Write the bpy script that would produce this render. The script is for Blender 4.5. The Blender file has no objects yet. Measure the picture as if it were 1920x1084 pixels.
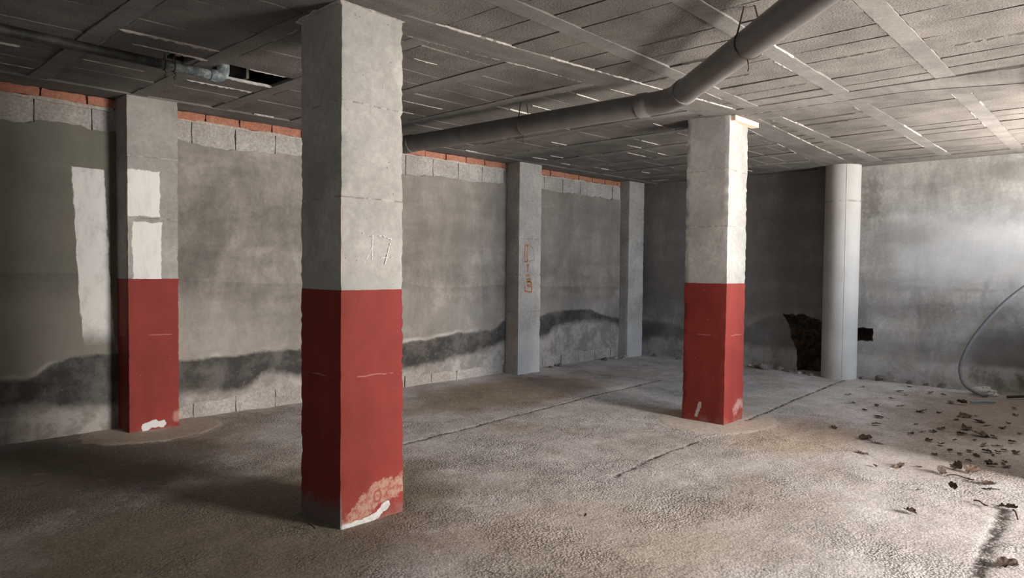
import bpy, bmesh, math, random
import numpy as np
from mathutils import Vector, Matrix
from mathutils.geometry import tessellate_polygon

sc = bpy.context.scene
col = sc.collection
rnd = random.Random(7)
H = 2.75            # ceiling height
BX = 9.767          # back wall
RY = -6.2           # right wall

# ------------------------------------------------------------------ camera
F_PX, YAW, PITCH, ROLL = 1319.98, 0.7658, -0.0307, 0.0106
cd = bpy.data.cameras.new('camera')
cam = bpy.data.objects.new('camera', cd)
col.objects.link(cam)
cd.sensor_fit = 'HORIZONTAL'
cd.sensor_width = 36.0
cd.lens = F_PX * 36.0 / 1920.0
cd.clip_start = 0.02
fw = Vector((math.cos(PITCH) * math.cos(YAW), math.cos(PITCH) * math.sin(YAW), math.sin(PITCH)))
rt = fw.cross(Vector((0, 0, 1))).normalized()
up = rt.cross(fw)
r2 = math.cos(ROLL) * rt + math.sin(ROLL) * up
u2 = -math.sin(ROLL) * rt + math.cos(ROLL) * up
cam.matrix_world = Matrix(((r2.x, u2.x, -fw.x, 0.0), (r2.y, u2.y, -fw.y, -6.4425), (r2.z, u2.z, -fw.z, 1.3907), (0, 0, 0, 1)))
sc.camera = cam

# ------------------------------------------------------------------ world, exposure, daylight
w = bpy.data.worlds.new('world')
sc.world = w
w.use_nodes = True
w.node_tree.nodes['Background'].inputs[0].default_value = (0.75, 0.86, 1.0, 1)
w.node_tree.nodes['Background'].inputs[1].default_value = 0.6
sc.view_settings.view_transform = 'Standard'
sc.view_settings.look = 'None'
sc.view_settings.gamma = 1.0
sc.view_settings.use_curve_mapping = False
sc.view_settings.exposure = 0.30


def area(name, loc, target, sx, sy, power, color, spread=180):
    l = bpy.data.lights.new(name, 'AREA')
    l.shape = 'RECTANGLE'
    l.size, l.size_y = sx, sy
    l.energy = power
    l.color = color
    l.spread = math.radians(spread)
    o = bpy.data.objects.new(name, l)
    col.objects.link(o)
    o.location = loc
    d = Vector(target) - Vector(loc)
    o.rotation_euler = d.to_track_quat('-Z', 'Y').to_euler()
    return o


# daylight through the big doorway in the right wall and the high window beyond it
area('daylight_doorway', (5.0, -11.0, 1.9), (4.3, -4, 1.1), 2.0, 3.0, 980, (1.0, 0.94, 0.895))
area('daylight_doorway_ground', (4.7, -8.2, 0.15), (4.5, -5.2, 2.75), 1.6, 1.0, 80, (1.0, 0.93, 0.86), 70)
area('daylight_window_sky', (7.3, -9.0, 2.3), (7.9, -3, 1.0), 1.6, 1.4, 195, (0.70, 0.83, 1.0))
area('daylight_window_bounce', (8.2, -6.75, 0.95), (7.7, -5.3, 2.9), 2.2, 0.7, 290, (1.0, 0.93, 0.85), 140)
area('fill_behind_camera', (-2.9, -4.6, 2.0), (3.0, -3.6, 2.0), 2.8, 0.9, 22, (1.0, 0.94, 0.87))  # fill lamp added behind the camera to lift the shaded faces


# ------------------------------------------------------------------ node helper
class X:
    """A socket with arithmetic."""
    def __init__(s, g, k):
        s.g, s.k = g, k

    def __add__(s, o): return s.g.math('ADD', s, o)
    def __radd__(s, o): return s.g.math('ADD', o, s)
    def __sub__(s, o): return s.g.math('SUBTRACT', s, o)
    def __rsub__(s, o): return s.g.math('SUBTRACT', o, s)
    def __mul__(s, o): return s.g.math('MULTIPLY', s, o)
    def __rmul__(s, o): return s.g.math('MULTIPLY', o, s)
    def __truediv__(s, o): return s.g.math('DIVIDE', s, o)


class G:
    def __init__(s, name):
        s.m = bpy.data.materials.new(name)
        s.m.use_nodes = True
        s.t = s.m.node_tree
        s.n = s.t.nodes
        s.b = s.n['Principled BSDF']
        s.b.inputs['Specular IOR Level'].default_value = 0.25
        tc = s.n.new('ShaderNodeTexCoord')
        s.p = X(s, tc.outputs['Object'])
        sep = s.n.new('ShaderNodeSeparateXYZ')
        s.t.links.new(s.p.k, sep.inputs[0])
        s.x, s.y, s.z = (X(s, sep.outputs[i]) for i in range(3))

    def put(s, sock, v):
        if isinstance(v, X):
            s.t.links.new(v.k, sock)
        elif isinstance(v, (tuple, list)):
            sock.default_value = tuple(v) + (1.0,) * (len(sock.default_value) - len(v))
        else:
            sock.default_value = v

    def math(s, op, a, b=None, clamp=False):
        n = s.n.new('ShaderNodeMath')
        n.operation = op
        n.use_clamp = clamp
        s.put(n.inputs[0], a)
        if b is not None:
            s.put(n.inputs[1], b)
        return X(s, n.outputs[0])

    def mx(s, a, b): return s.math('MAXIMUM', a, b)
    def mn(s, a, b): return s.math('MINIMUM', a, b)

    def scaled(s, sx, sy, sz):
        n = s.n.new('ShaderNodeVectorMath')
        n.operation = 'MULTIPLY'
        s.put(n.inputs[0], s.p)
        n.inputs[1].default_value = (sx, sy, sz)
        return X(s, n.outputs[0])

    def noise(s, scale, detail=4, rough=0.55, vec=None, dist=0.0, off=None):
        n = s.n.new('ShaderNodeTexNoise')
        n.inputs['Scale'].default_value = scale
        n.inputs['Detail'].default_value = detail
        n.inputs['Roughness'].default_value = rough
        n.inputs['Distortion'].default_value = dist
        v = vec or s.p
        if off is not None:
            a = s.n.new('ShaderNodeVectorMath')
            a.operation = 'ADD'
            s.put(a.inputs[0], v)
            a.inputs[1].default_value = (off, off * 1.7, off * 0.6)
            v = X(s, a.outputs[0])
        s.put(n.inputs['Vector'], v)
        return X(s, n.outputs[0])

    def voro(s, scale, vec=None, feature='F1', rand=1.0):
        n = s.n.new('ShaderNodeTexVoronoi')
        n.feature = feature
        n.inputs['Scale'].default_value = scale
        n.inputs['Randomness'].default_value = rand
        s.put(n.inputs['Vector'], vec or s.p)
        return X(s, n.outputs['Distance'])

    def ss(s, v, lo, hi, a=0.0, b=1.0):
        """smoothstep from lo to hi (lo may be above hi)"""
        n = s.n.new('ShaderNodeMapRange')
        n.interpolation_type = 'SMOOTHSTEP'
        s.put(n.inputs['Value'], v)
        if lo > hi:
            lo, hi, a, b = hi, lo, b, a
        for i, q in zip((1, 2, 3, 4), (lo, hi, a, b)):
            n.inputs[i].default_value = q
        return X(s, n.outputs[0])

    def mix(s, f, a, b):
        n = s.n.new('ShaderNodeMix')
        n.data_type = 'RGBA'
        s.put(n.inputs[0], f)
        s.put(n.inputs[6], a)
        s.put(n.inputs[7], b)
        return X(s, n.outputs[2])

    def mul(s, c, f):
        """colour times a grey factor"""
        n = s.n.new('ShaderNodeMix')
        n.data_type = 'RGBA'
        n.blend_type = 'MULTIPLY'
        n.inputs[0].default_value = 1.0
        s.put(n.inputs[6], c)
        cc = s.n.new('ShaderNodeCombineColor')
        for i in range(3):
            s.put(cc.inputs[i], f)
        s.t.links.new(cc.outputs[0], n.inputs[7])
        return X(s, n.outputs[2])

    def curve(s, v, pts):
        """piecewise-smooth function of v through pts"""
        xs = [p[0] for p in pts]
        ys = [p[1] for p in pts]
        x0, x1, y0, y1 = min(xs), max(xs), min(ys), max(ys)
        n = s.n.new('ShaderNodeFloatCurve')
        c = n.mapping.curves[0]
        q = [((a - x0) / (x1 - x0), (b - y0) / (y1 - y0 + 1e-9)) for a, b in pts]
        while len(c.points) < len(q):
            c.points.new(0.5, 0.5)
        for pt, uv in zip(c.points, q):
            pt.location = uv
        n.mapping.update()
        s.put(n.inputs['Value'], s.math('MULTIPLY', v - x0, 1.0 / (x1 - x0), clamp=True))
        return X(s, n.outputs[0]) * (y1 - y0) + y0

    def seg(s, px, py, ax, ay, bx, by):
        """distance of (px,py) to a segment"""
        dx, dy = bx - ax, by - ay
        L2 = dx * dx + dy * dy + 1e-9
        t = s.math('MULTIPLY', (px - ax) * dx + (py - ay) * dy, 1.0 / L2, clamp=True)
        ex = px - ax - t * dx
        ey = py - ay - t * dy
        return s.math('SQRT', ex * ex + ey * ey)

    def path(s, px, py, pts):
        d = None
        for a, b in zip(pts[:-1], pts[1:]):
            e = s.seg(px, py, a[0], a[1], b[0], b[1])
            d = e if d is None else s.mn(d, e)
        return d

    def disc(s, px, py, cx, cy, rx, ry):
        ex = (px - cx) * (1.0 / rx)
        ey = (py - cy) * (1.0 / ry)
        return s.math('SQRT', ex * ex + ey * ey)

    def box(s, px, py, x0, x1, y0, y1):
        """signed distance to a box (negative inside)"""
        a = s.math('ABSOLUTE', px - (x0 + x1) / 2) - (x1 - x0) / 2
        b = s.math('ABSOLUTE', py - (y0 + y1) / 2) - (y1 - y0) / 2
        return s.mx(a, b)

    def done(s, color, rough=0.9, bump=None, dist=0.01, strength=1.0):
        s.put(s.b.inputs['Base Color'], color)
        s.put(s.b.inputs['Roughness'], rough)
        if bump is not None:
            n = s.n.new('ShaderNodeBump')
            n.inputs['Distance'].default_value = dist
            n.inputs['Strength'].default_value = strength
            s.put(n.inputs['Height'], bump)
            s.t.links.new(n.outputs[0], s.b.inputs['Normal'])
        return s.m


# ------------------------------------------------------------------ mesh helpers
_T = np.random.default_rng(3).random((8, 256, 256))


def vn(x, y, seed=0):
    """value noise, -1..1"""
    xi, yi = np.floor(x).astype(int), np.floor(y).astype(int)
    fx, fy = x - xi, y - yi
    fx, fy = fx * fx * (3 - 2 * fx), fy * fy * (3 - 2 * fy)
    T = _T[seed % 8]
    g = lambda i, j: T[i & 255, j & 255]
    a = g(xi, yi) * (1 - fx) + g(xi + 1, yi) * fx
    b = g(xi, yi + 1) * (1 - fx) + g(xi + 1, yi + 1) * fx
    return (a * (1 - fy) + b * fy) * 2 - 1


def fbm(x, y, seed=0, oct=4):
    x, y = np.asarray(x, float), np.asarray(y, float)
    s, a = 0, 1.0
    for k in range(oct):
        s = s + a * vn(x * 2 ** k + 13.7 * k, y * 2 ** k + 7.1 * k, seed + k)
        a *= 0.5
    return s / 1.6


def sm(a, b, v):
    t = np.clip((np.asarray(v, float) - a) / (b - a), 0, 1)
    return t * t * (3 - 2 * t)


class MB:
    def __init__(s):
        s.v, s.f = [], []

    def add(s, vs, fs):
        o = len(s.v)
        s.v += [tuple(map(float, q)) for q in vs]
        s.f += [tuple(i + o for i in q) for q in fs]

    def box(s, a, b):
        (x0, y0, z0), (x1, y1, z1) = a, b
        s.add([(x0, y0, z0), (x1, y0, z0), (x1, y1, z0), (x0, y1, z0), (x0, y0, z1), (x1, y0, z1), (x1, y1, z1), (x0, y1, z1)],
              [(3, 2, 1, 0), (4, 5, 6, 7), (0, 1, 5, 4), (1, 2, 6, 5), (2, 3, 7, 6), (3, 0, 4, 7)])

    def prism(s, poly, z0, z1, zf=None):
        """ragged prism; poly is counter-clockwise seen from above; zf gives the lower face its own heights"""
        n = len(poly)
        lo = [(x, y, z0 if zf is None else zf(x, y)) for x, y in poly]
        s.add(lo + [(x, y, z1) for x, y in poly],
              [tuple(range(n))[::-1], tuple(range(n, 2 * n))] + [(i, (i + 1) % n, n + (i + 1) % n, n + i) for i in range(n)])

    def tube(s, pts, rad, n=16, caps=True):
        pts = [Vector(p) for p in pts]
        if not isinstance(rad, (list, tuple)):
            rad = [rad] * len(pts)
        rings, prev = [], None
        for i, p in enumerate(pts):
            t = (pts[min(i + 1, len(pts) - 1)] - pts[max(i - 1, 0)]).normalized()
            if prev is None:
                a = Vector((0, 0, 1)) if abs(t.z) < 0.9 else Vector((1, 0, 0))
                u = t.cross(a).normalized()
            else:
                u = (prev - t * prev.dot(t)).normalized()
            prev = u
            q = t.cross(u)
            rings.append([p + (u * math.cos(k * 2 * math.pi / n) + q * math.sin(k * 2 * math.pi / n)) * rad[i] for k in range(n)])
        vs = [v for r in rings for v in r]
        fs = []
        for i in range(len(pts) - 1):
            for k in range(n):
                fs.append((i * n + k, i * n + (k + 1) % n, (i + 1) * n + (k + 1) % n, (i + 1) * n + k))
        if caps:
            fs.append(tuple(range(n))[::-1])
            fs.append(tuple((len(pts) - 1) * n + k for k in range(n)))
        s.add(vs, fs)

    def build(s, name, mat, parent=None, smooth=None, org=None):
        me = bpy.data.meshes.new(name)
        v = s.v
        if org is not None:
            v = [(a - org[0], b - org[1], c - org[2]) for a, b, c in v]
        me.from_pydata(v, [], s.f)
        me.validate()
        me.update()
        me.materials.append(mat)
        if smooth:
            me.polygons.foreach_set('use_smooth', [True] * len(me.polygons))
            me.set_sharp_from_angle(angle=math.radians(smooth))
        o = bpy.data.objects.new(name, me)
        col.objects.link(o)
        if parent:
            o.parent = parent
        return o


def tag(o, label, cat, group=None):
    o['label'], o['category'] = label, cat
    if group:
        o['group'] = group
    return o


def struct(o):
    o['kind'] = 'structure'
    return o


def empty(name, loc):
    o = bpy.data.objects.new(name, None)
    o.empty_display_size = 0.1
    o.location = loc
    col.objects.link(o)
    return o


def subdiv(pts, step):
    out = []
    for a, b in zip(pts[:-1], pts[1:]):
        a, b = np.array(a, float), np.array(b, float)
        n = max(1, int(np.linalg.norm(b - a) / step))
        for i in range(n):
            out.append(a + (b - a) * i / n)
    out.append(np.array(pts[-1], float))
    return out


def ragged(quad, step=0.04, amp=0.003):
    """outline of a quad with a slightly irregular edge"""
    q = list(quad) + [quad[0]]
    p = subdiv(q, step)[:-1]
    return [(float(x) + rnd.uniform(-amp, amp), float(y) + rnd.uniform(-amp, amp)) for x, y in p]


# ------------------------------------------------------------------ materials
def mat_floor():
    g = G('rough_floor_concrete')
    big = g.noise(0.55, 5, 0.6)
    mid = g.noise(2.2, 5, 0.6, off=3.1)
    fine = g.noise(38, 4, 0.6)
    peb = g.voro(78)
    peb2 = g.voro(40)
    rough_zone = g.ss(g.noise(1.3, 4, 0.6, off=9.0), 0.42, 0.62)
    c = g.mix(g.ss(mid, 0.3, 0.7), (0.52, 0.475, 0.455), (0.66, 0.62, 0.605))
    c = g.mix(g.ss(big, 0.50, 0.68), c, (0.45, 0.395, 0.345))
    # brown dust and painted-in shade zones, plus the cooler smooth grey slab
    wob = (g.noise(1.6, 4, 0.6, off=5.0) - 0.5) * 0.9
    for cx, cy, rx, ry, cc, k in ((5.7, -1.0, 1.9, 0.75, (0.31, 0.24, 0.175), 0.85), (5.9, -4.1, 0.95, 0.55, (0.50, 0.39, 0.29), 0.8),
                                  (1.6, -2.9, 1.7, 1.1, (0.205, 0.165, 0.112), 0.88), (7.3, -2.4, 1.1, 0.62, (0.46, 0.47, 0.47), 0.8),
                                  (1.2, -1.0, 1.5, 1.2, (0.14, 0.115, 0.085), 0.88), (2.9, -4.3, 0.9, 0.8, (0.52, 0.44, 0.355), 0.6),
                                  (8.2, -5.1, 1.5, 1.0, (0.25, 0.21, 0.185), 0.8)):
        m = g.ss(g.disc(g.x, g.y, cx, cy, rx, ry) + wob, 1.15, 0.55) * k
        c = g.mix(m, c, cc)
    # smooth mortar aprons round the column feet
    ap = g.mn(g.disc(g.x, g.y, 5.98, -3.33, 0.62, 0.52), g.disc(g.x, g.y, 2.15, -0.25, 0.55, 0.46))
    apm = g.ss(ap + (g.noise(5, 3) - 0.5) * 0.25, 1.02, 0.95)
    c = g.mix(apm * 0.75, c, (0.50, 0.42, 0.34))
    # pits and grains
    pit = g.ss(peb, 0.34, 0.60) * (0.35 + rough_zone * 0.65) * (1.0 - apm)
    c = g.mix(pit * 0.65 * g.ss(g.noise(7, 4, 0.6, off=14.0), 0.35, 0.6, 0.35, 1.0), c, (0.13, 0.115, 0.105))
    c = g.mul(c, g.ss(fine, 0.25, 0.75, 0.78, 1.2))
    spots = g.ss(g.noise(9, 3, 0.7, off=2.0), 0.66, 0.74)
    c = g.mix(spots * 0.4, c, (0.16, 0.14, 0.125))
    pale = g.ss(g.noise(4.5, 5, 0.7, off=21.0), 0.60, 0.75)
    c = g.mix(pale * 0.45, c, (0.56, 0.53, 0.50))
    # slab joints filled with dirt
    jit = (g.noise(16, 6, 0.8) - 0.5) * 0.08 + (g.noise(45, 3, 0.6) - 0.5) * 0.02
    jd = None
    for pts, wd in CRACKS:
        d = g.path(g.x, g.y, pts) + jit
        m = g.ss(d, wd * 1.25, wd * 0.35)
        jd = m if jd is None else g.mx(jd, m)
    broken = g.ss(g.noise(3.0, 3, 0.6, off=4.4), 0.28, 0.42)
    jd = jd * broken * g.ss(g.noise(28, 4, 0.7, off=7.7), 0.40, 0.50, 0.35, 1.0)
    c = g.mix(jd * 0.9, c, (0.035, 0.028, 0.024))
    h = g.noise(20, 4, 0.6) * 0.7 + (1.0 - peb) * (0.3 + rough_zone * 0.6) + (1.0 - peb2) * 0.45 * rough_zone + fine * 0.3
    h = h * (1.0 - apm * 0.75)
    return g.done(c, 0.93, h, 0.0065, 0.8)


CRACKS = [([(3.1, -2.08), (4.04, -2.0), (4.91, -1.91), (6.0, -1.80), (7.6, -1.72)], 0.016),
          ([(3.86, -3.714), (4.38, -3.651), (5.13, -3.624)], 0.013),
          ([(6.14, -3.549), (7.74, -3.403), (8.86, -3.344), (9.5, -3.30)], 0.018),
          ([(2.6, -5.83), (3.75, -5.782), (4.18, -5.748), (4.64, -5.73), (4.97, -5.70)], 0.036)]


def plaster_base(g, c0, c1, c2):
    """blotchy cement render, trowel sweeps and faint block ghosts; returns colour, height"""
    n1 = g.noise(0.8, 5, 0.6)
    n2 = g.noise(3.2, 6, 0.65, off=7.0, dist=0.6)
    n3 = g.noise(1.5, 4, 0.6, vec=g.scaled(0.5, 0.5, 2.0), off=1.0)
    c = g.mix(g.ss(n1, 0.3, 0.7), c0, c1)
    c = g.mix(g.ss(n2, 0.45, 0.7) * 0.6, c, c2)
    c = g.mul(c, g.ss(n3, 0.3, 0.7, 0.80, 1.16))
    n4 = g.noise(1.7, 6, 0.72, vec=g.scaled(1.3, 1.3, 0.5), off=23.0, dist=0.4)
    c = g.mul(c, g.ss(n4, 0.32, 0.68, 0.76, 1.2))
    c = g.mul(c, g.ss(g.noise(26, 5, 0.75, off=27.0), 0.3, 0.7, 0.90, 1.10))
    specks = g.ss(g.voro(24), 0.10, 0.05) * g.ss(g.noise(1.7, 3, 0.6, off=31.0), 0.5, 0.6)
    c = g.mix(specks * 0.6, c, (0.6, 0.58, 0.55))
    h = n2 * 0.6 + g.noise(60, 3) * 0.12
    return c, h


def mat_plaster_left():
    g = G('cement_render')
    c, h = plaster_base(g, (0.17, 0.155, 0.137), (0.24, 0.22, 0.196), (0.29, 0.269, 0.243))
    rag = (g.noise(5, 5, 0.65, off=2.0) - 0.5) * 0.07 + (g.noise(24, 4, 0.6) - 0.5) * 0.014
    # the bay next to the camera is darker and greener
    bay = g.ss(g.x + rag * 0.4, 1.96, 1.90)
    c = g.mix(bay * 0.75, c, (0.15, 0.145, 0.118))
    # trowel line half way up the bays
    lvl = g.curve(g.x, [(2.3, 1.30), (2.9, 1.22), (3.6, 1.20), (4.4, 1.24), (5.6, 1.13), (6.6, 1.16), (7.6, 1.12), (9.8, 1.1)])
    c = g.mul(c, 1.0 - 0.16 * g.ss(g.z + rag * 0.35 - lvl, -0.09, -0.005) * g.ss(g.z + rag * 0.35 - lvl, 0.012, 0.0))
    c = g.mix(g.ss(g.z - lvl, -0.1, -0.25) * 0.25, c, (0.30, 0.28, 0.258))
    c = g.mix(g.ss(g.z + rag * 3 - lvl, 0.1, 0.7) * 0.35 * g.ss(g.x, 4.5, 5.2), c, (0.20, 0.18, 0.155))
    # rising damp
    top = g.curve(g.x, [(-2.6, 0.52), (1.14, 0.50), (1.3, 0.51), (1.56, 0.615), (1.95, 0.645), (2.40, 0.57), (2.46, 0.545), (3.0, 0.55), (3.6, 0.555), (4.3, 0.52),
                        (4.92, 0.52), (5.7, 0.575), (6.3, 0.60), (6.55, 0.69), (7.2, 0.74), (7.93, 0.80), (8.6, 0.72), (9.2, 0.62), (9.8, 0.6)])
    bot = g.curve(g.x, [(-2.6, 0.2), (1.14, 0.27), (1.9, 0.2), (2.46, 0.22), (3.0, 0.20), (3.3, 0.33), (3.6, 0.27), (4.92, 0.22), (5.7, 0.27), (6.4, 0.36), (6.6, 0.42), (7.3, 0.42), (7.6, 0.56), (8.4, 0.60), (9.2, 0.45), (9.8, 0.4)])
    zz = g.z + rag
    zz = zz + (g.noise(2.2, 5, 0.7, off=33.0) - 0.5) * 0.09
    edge = g.ss(zz - top, 0.01, -0.03)
    low = g.ss(zz + (g.noise(9, 4, 0.7, off=8) - 0.5) * 0.12 - bot, -0.05, 0.06)
    damp = edge * low
    dampc = g.mix(g.ss(g.noise(3, 6, 0.75, off=12.0), 0.40, 0.66), (0.030, 0.028, 0.026), (0.105, 0.098, 0.09))
    c = g.mix(damp * 0.93, c, dampc)
    # salts below the damp band and a bright crust on its upper lip
    salt = g.ss(zz - bot, 0.05, -0.07)
    saltc = g.mix(g.ss(g.noise(7, 5, 0.7, off=15.0), 0.4, 0.62), (0.22, 0.20, 0.182), (0.38, 0.355, 0.33))
    c = g.mix(salt * 0.85, c, saltc)
    lip = g.ss(zz - top, -0.012, 0.006) * g.ss(zz - top, 0.05, 0.012) * g.ss(g.noise(1.3, 3, 0.5, off=40.0), 0.52, 0.66)
    c = g.mix(lip * 0.42, c, (0.62, 0.60, 0.57))
    fl = g.ss(g.noise(15, 5, 0.75, off=17.0), 0.62, 0.72) * g.ss(zz - top, 0.05, -0.25)
    c = g.mix(fl * 0.45, c, (0.5, 0.48, 0.46))
    # whitewash patch beside the first pilaster
    bx = g.box(g.x + rag * 0.25, g.z + rag * 0.15, 1.655, 1.885, 0.76, 2.155)
    slant = g.curve(g.z, [(0.7, 0.05), (0.85, 0.035), (1.4, 0.0), (1.7, -0.01), (2.2, -0.035)])
    bx = g.box(g.x - slant + rag * 0.22 + (g.noise(30, 4, 0.75, vec=g.scaled(1, 1, 0.22)) - 0.5) * 0.05, g.z + rag * 0.3, 1.655, 1.885, 0.72, 2.155)
    wash = g.ss(bx, 0.006, -0.004) * g.ss(g.z + rag * 2, 0.70, 0.90)
    thin = g.ss(g.noise(5, 6, 0.7, vec=g.scaled(2, 2, 1.0), off=4.0), 0.25, 0.55, 0.62, 1.0)
    c = g.mix(wash * thin, c, (0.64, 0.64, 0.61))
    h = h + wash * 0.25 + damp * g.noise(40, 3) * 0.3 + edge * -0.15
    return g.done(c, 0.92, h, 0.012, 0.5)


def mat_plaster_back():
    g = G('cement_render_stained')
    c, h = plaster_base(g, (0.25, 0.235, 0.215), (0.34, 0.325, 0.305), (0.42, 0.41, 0.395))
    rag = (g.noise(4, 5, 0.65, off=2.0) - 0.5) * 0.3
    yy = g.y
    # the bay between corner and round column is darker
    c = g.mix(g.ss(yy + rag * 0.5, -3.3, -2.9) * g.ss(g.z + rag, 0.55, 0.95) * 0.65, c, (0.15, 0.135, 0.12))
    # window light painted as a pale veil across the middle of the far bay
    veil = g.ss(g.z + rag * 1.6, 0.85, 1.5) * g.ss(g.z + rag * 1.6, 2.35, 1.75) * g.ss(yy, -3.5, -4.0)
    c = g.mix(veil * 0.55, c, (0.58, 0.59, 0.60))
    # warmer upper strip with dark cloud near the ceiling
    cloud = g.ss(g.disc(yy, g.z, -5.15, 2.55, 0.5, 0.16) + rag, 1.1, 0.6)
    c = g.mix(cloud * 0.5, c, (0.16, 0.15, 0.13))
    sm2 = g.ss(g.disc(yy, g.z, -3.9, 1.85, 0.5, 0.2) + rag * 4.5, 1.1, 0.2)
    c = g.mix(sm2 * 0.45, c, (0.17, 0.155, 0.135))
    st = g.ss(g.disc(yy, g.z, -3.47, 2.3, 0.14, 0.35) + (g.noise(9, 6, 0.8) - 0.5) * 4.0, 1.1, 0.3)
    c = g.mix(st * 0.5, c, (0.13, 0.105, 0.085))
    # ghost of the block joints behind the coat
    wv = (g.noise(3, 5, 0.7, off=6.0) - 0.5) * 0.15
    gz = None
    for z0 in (0.97, 1.18):
        m = g.ss(g.math('ABSOLUTE', g.z + wv - z0), 0.05, 0.0)
        gz = m if gz is None else g.mx(gz, m)
    for y0, za, zb in ((-3.86, 0.85, 1.05), (-4.05, 0.72, 1.2), (-4.22, 0.75, 1.25), (-4.36, 0.95, 1.28), (-4.53, 0.7, 1.22), (-4.72, 0.95, 1.3), (-4.86, 0.62, 1.05), (-4.98, 0.8, 1.3), (-5.15, 0.8, 1.2), (-5.3, 0.8, 1.2)):
        m = g.ss(g.math('ABSOLUTE', g.y + wv - y0), 0.045, 0.0) * g.ss(g.z + wv, za - 0.05, za + 0.05) * g.ss(g.z + wv, zb + 0.05, zb - 0.05)
        gz = g.mx(gz, m)
    c = g.mix(gz * g.ss(yy, -3.7, -4.0) * 0.34 * g.ss(g.noise(2.6, 4, 0.7, off=61.0), 0.36, 0.58), c, (0.17, 0.165, 0.16))
    # damp low band and salts
    top = g.curve(g.y * -1.0, [(-0.1, 0.52), (0.5, 0.50), (1.4, 0.45), (2.2, 0.72), (3.4, 0.75), (3.9, 0.50), (4.4, 0.52), (4.75, 0.70), (5.2, 0.82), (6.3, 0.85)])
    band = g.ss(g.z + rag * 0.5 - top, 0.06, -0.04) * g.ss(g.z + rag * 0.4, 0.22, 0.36)
    c = g.mix(band * g.ss(yy, -3.5, -3.0, 0.24, 0.62), c, (0.11, 0.108, 0.11))
    dark = g.ss(g.disc(yy, g.z, -5.0, 0.35, 0.55, 0.5) + rag, 1.1, 0.5)  # shade below the window sill, painted into the wall colour
    c = g.mix(dark * 0.75, c, (0.075, 0.068, 0.062))
    dg = g.ss(g.seg(yy, g.z, -4.9, 0.95, -4.15, 0.02) + rag * 0.12, 0.12, 0.02)  # soft shadow of the conduit, painted on the wall
    c = g.mix(dg * 0.4, c, (0.14, 0.125, 0.11))
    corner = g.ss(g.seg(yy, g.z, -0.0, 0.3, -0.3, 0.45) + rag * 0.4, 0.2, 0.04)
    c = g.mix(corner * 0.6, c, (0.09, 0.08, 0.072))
    salt = g.ss(g.z + rag * 0.4, 0.33, 0.24) * g.ss(g.noise(5, 5, 0.7, off=19.0), 0.35, 0.6)
    c = g.mix(salt * 0.5, c, (0.50, 0.49, 0.48))
    spk = g.ss(g.voro(17), 0.09, 0.045) * g.ss(g.noise(1.4, 3, 0.6, off=51.0), 0.44, 0.56)
    c = g.mix(spk * 0.75, c, (0.75, 0.76, 0.76))
    return g.done(c, 0.9, h + spk * 0.3, 0.014, 0.55)


def mat_masonry(name, c0, c1, rough_bump=0.5):
    g = G(name)
    n = g.noise(3.0, 4, 0.6)
    f = g.noise(45, 4, 0.7)
    c = g.mix(g.ss(n, 0.3, 0.7), c0, c1)
    c = g.mul(c, g.ss(f, 0.25, 0.75, 0.7, 1.25))
    c = g.mix(g.ss(g.noise(9, 4, 0.7, off=5), 0.6, 0.72) * 0.35, c, (0.45, 0.42, 0.39))
    return g.done(c, 0.95, f + g.voro(40) * 0.5, 0.01, rough_bump)


def mat_ceiling(name, c0, c1, streak=(1, 1, 1), bump=0.6):
    g = G(name)
    n = g.noise(1.1, 5, 0.6)
    f = g.noise(70, 4, 0.65)
    st = g.noise(4.0, 4, 0.6, vec=g.scaled(*streak), off=3.0)
    c = g.mix(g.ss(n, 0.3, 0.7), c0, c1)
    c = g.mul(c, g.ss(st, 0.3, 0.7, 0.84, 1.14))
    c = g.mul(c, g.ss(f, 0.3, 0.7, 0.86, 1.12))
    return g.done(c, 0.93, f + g.voro(90) * 0.4, 0.006, bump)


def mat_concrete(name, joints, c0=(0.31, 0.295, 0.27), c1=(0.385, 0.37, 0.345), extra=None):
    """cast column: clouded grey, pinholes, lift marks"""
    g = G(name)
    n = g.noise(2.3, 5, 0.6)
    s2 = g.noise(5, 5, 0.65, vec=g.scaled(1, 1, 0.35), off=4)
    c = g.mix(g.ss(n, 0.3, 0.7), c0, c1)
    c = g.mix(g.ss(s2, 0.5, 0.72) * 0.45, c, (0.25, 0.24, 0.22))
    c = g.mul(c, g.ss(g.noise(24, 5, 0.75, off=19), 0.3, 0.7, 0.88, 1.1))
    c = g.mul(c, g.ss(g.noise(1.6, 6, 0.7, off=15, dist=0.5), 0.32, 0.68, 0.84, 1.12))
    pin = g.ss(g.voro(19), 0.10, 0.05) * g.ss(g.noise(3, 2, off=11), 0.38, 0.5)
    c = g.mix(pin * 0.7, c, (0.13, 0.12, 0.11))
    wv = (g.noise(9, 4, 0.6) - 0.5) * 0.012
    jm = None
    for z in joints:
        m = g.ss(g.math('ABSOLUTE', g.z + wv - z), 0.006, 0.001)
        jm = m if jm is None else g.mx(jm, m)
    if jm is not None:
        jc = g.mix(g.ss(g.noise(18, 3, 0.6, off=2), 0.45, 0.55), (0.12, 0.105, 0.09), (0.42, 0.40, 0.37))
        c = g.mix(jm * 0.6, c, jc)
    if extra:
        c = extra(g, c)
    h = g.noise(30, 4, 0.6) * 0.4 + g.noise(6, 3) * 0.5 - pin * 1.0
    return g.done(c, 0.88, h, 0.006, 0.5)


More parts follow.
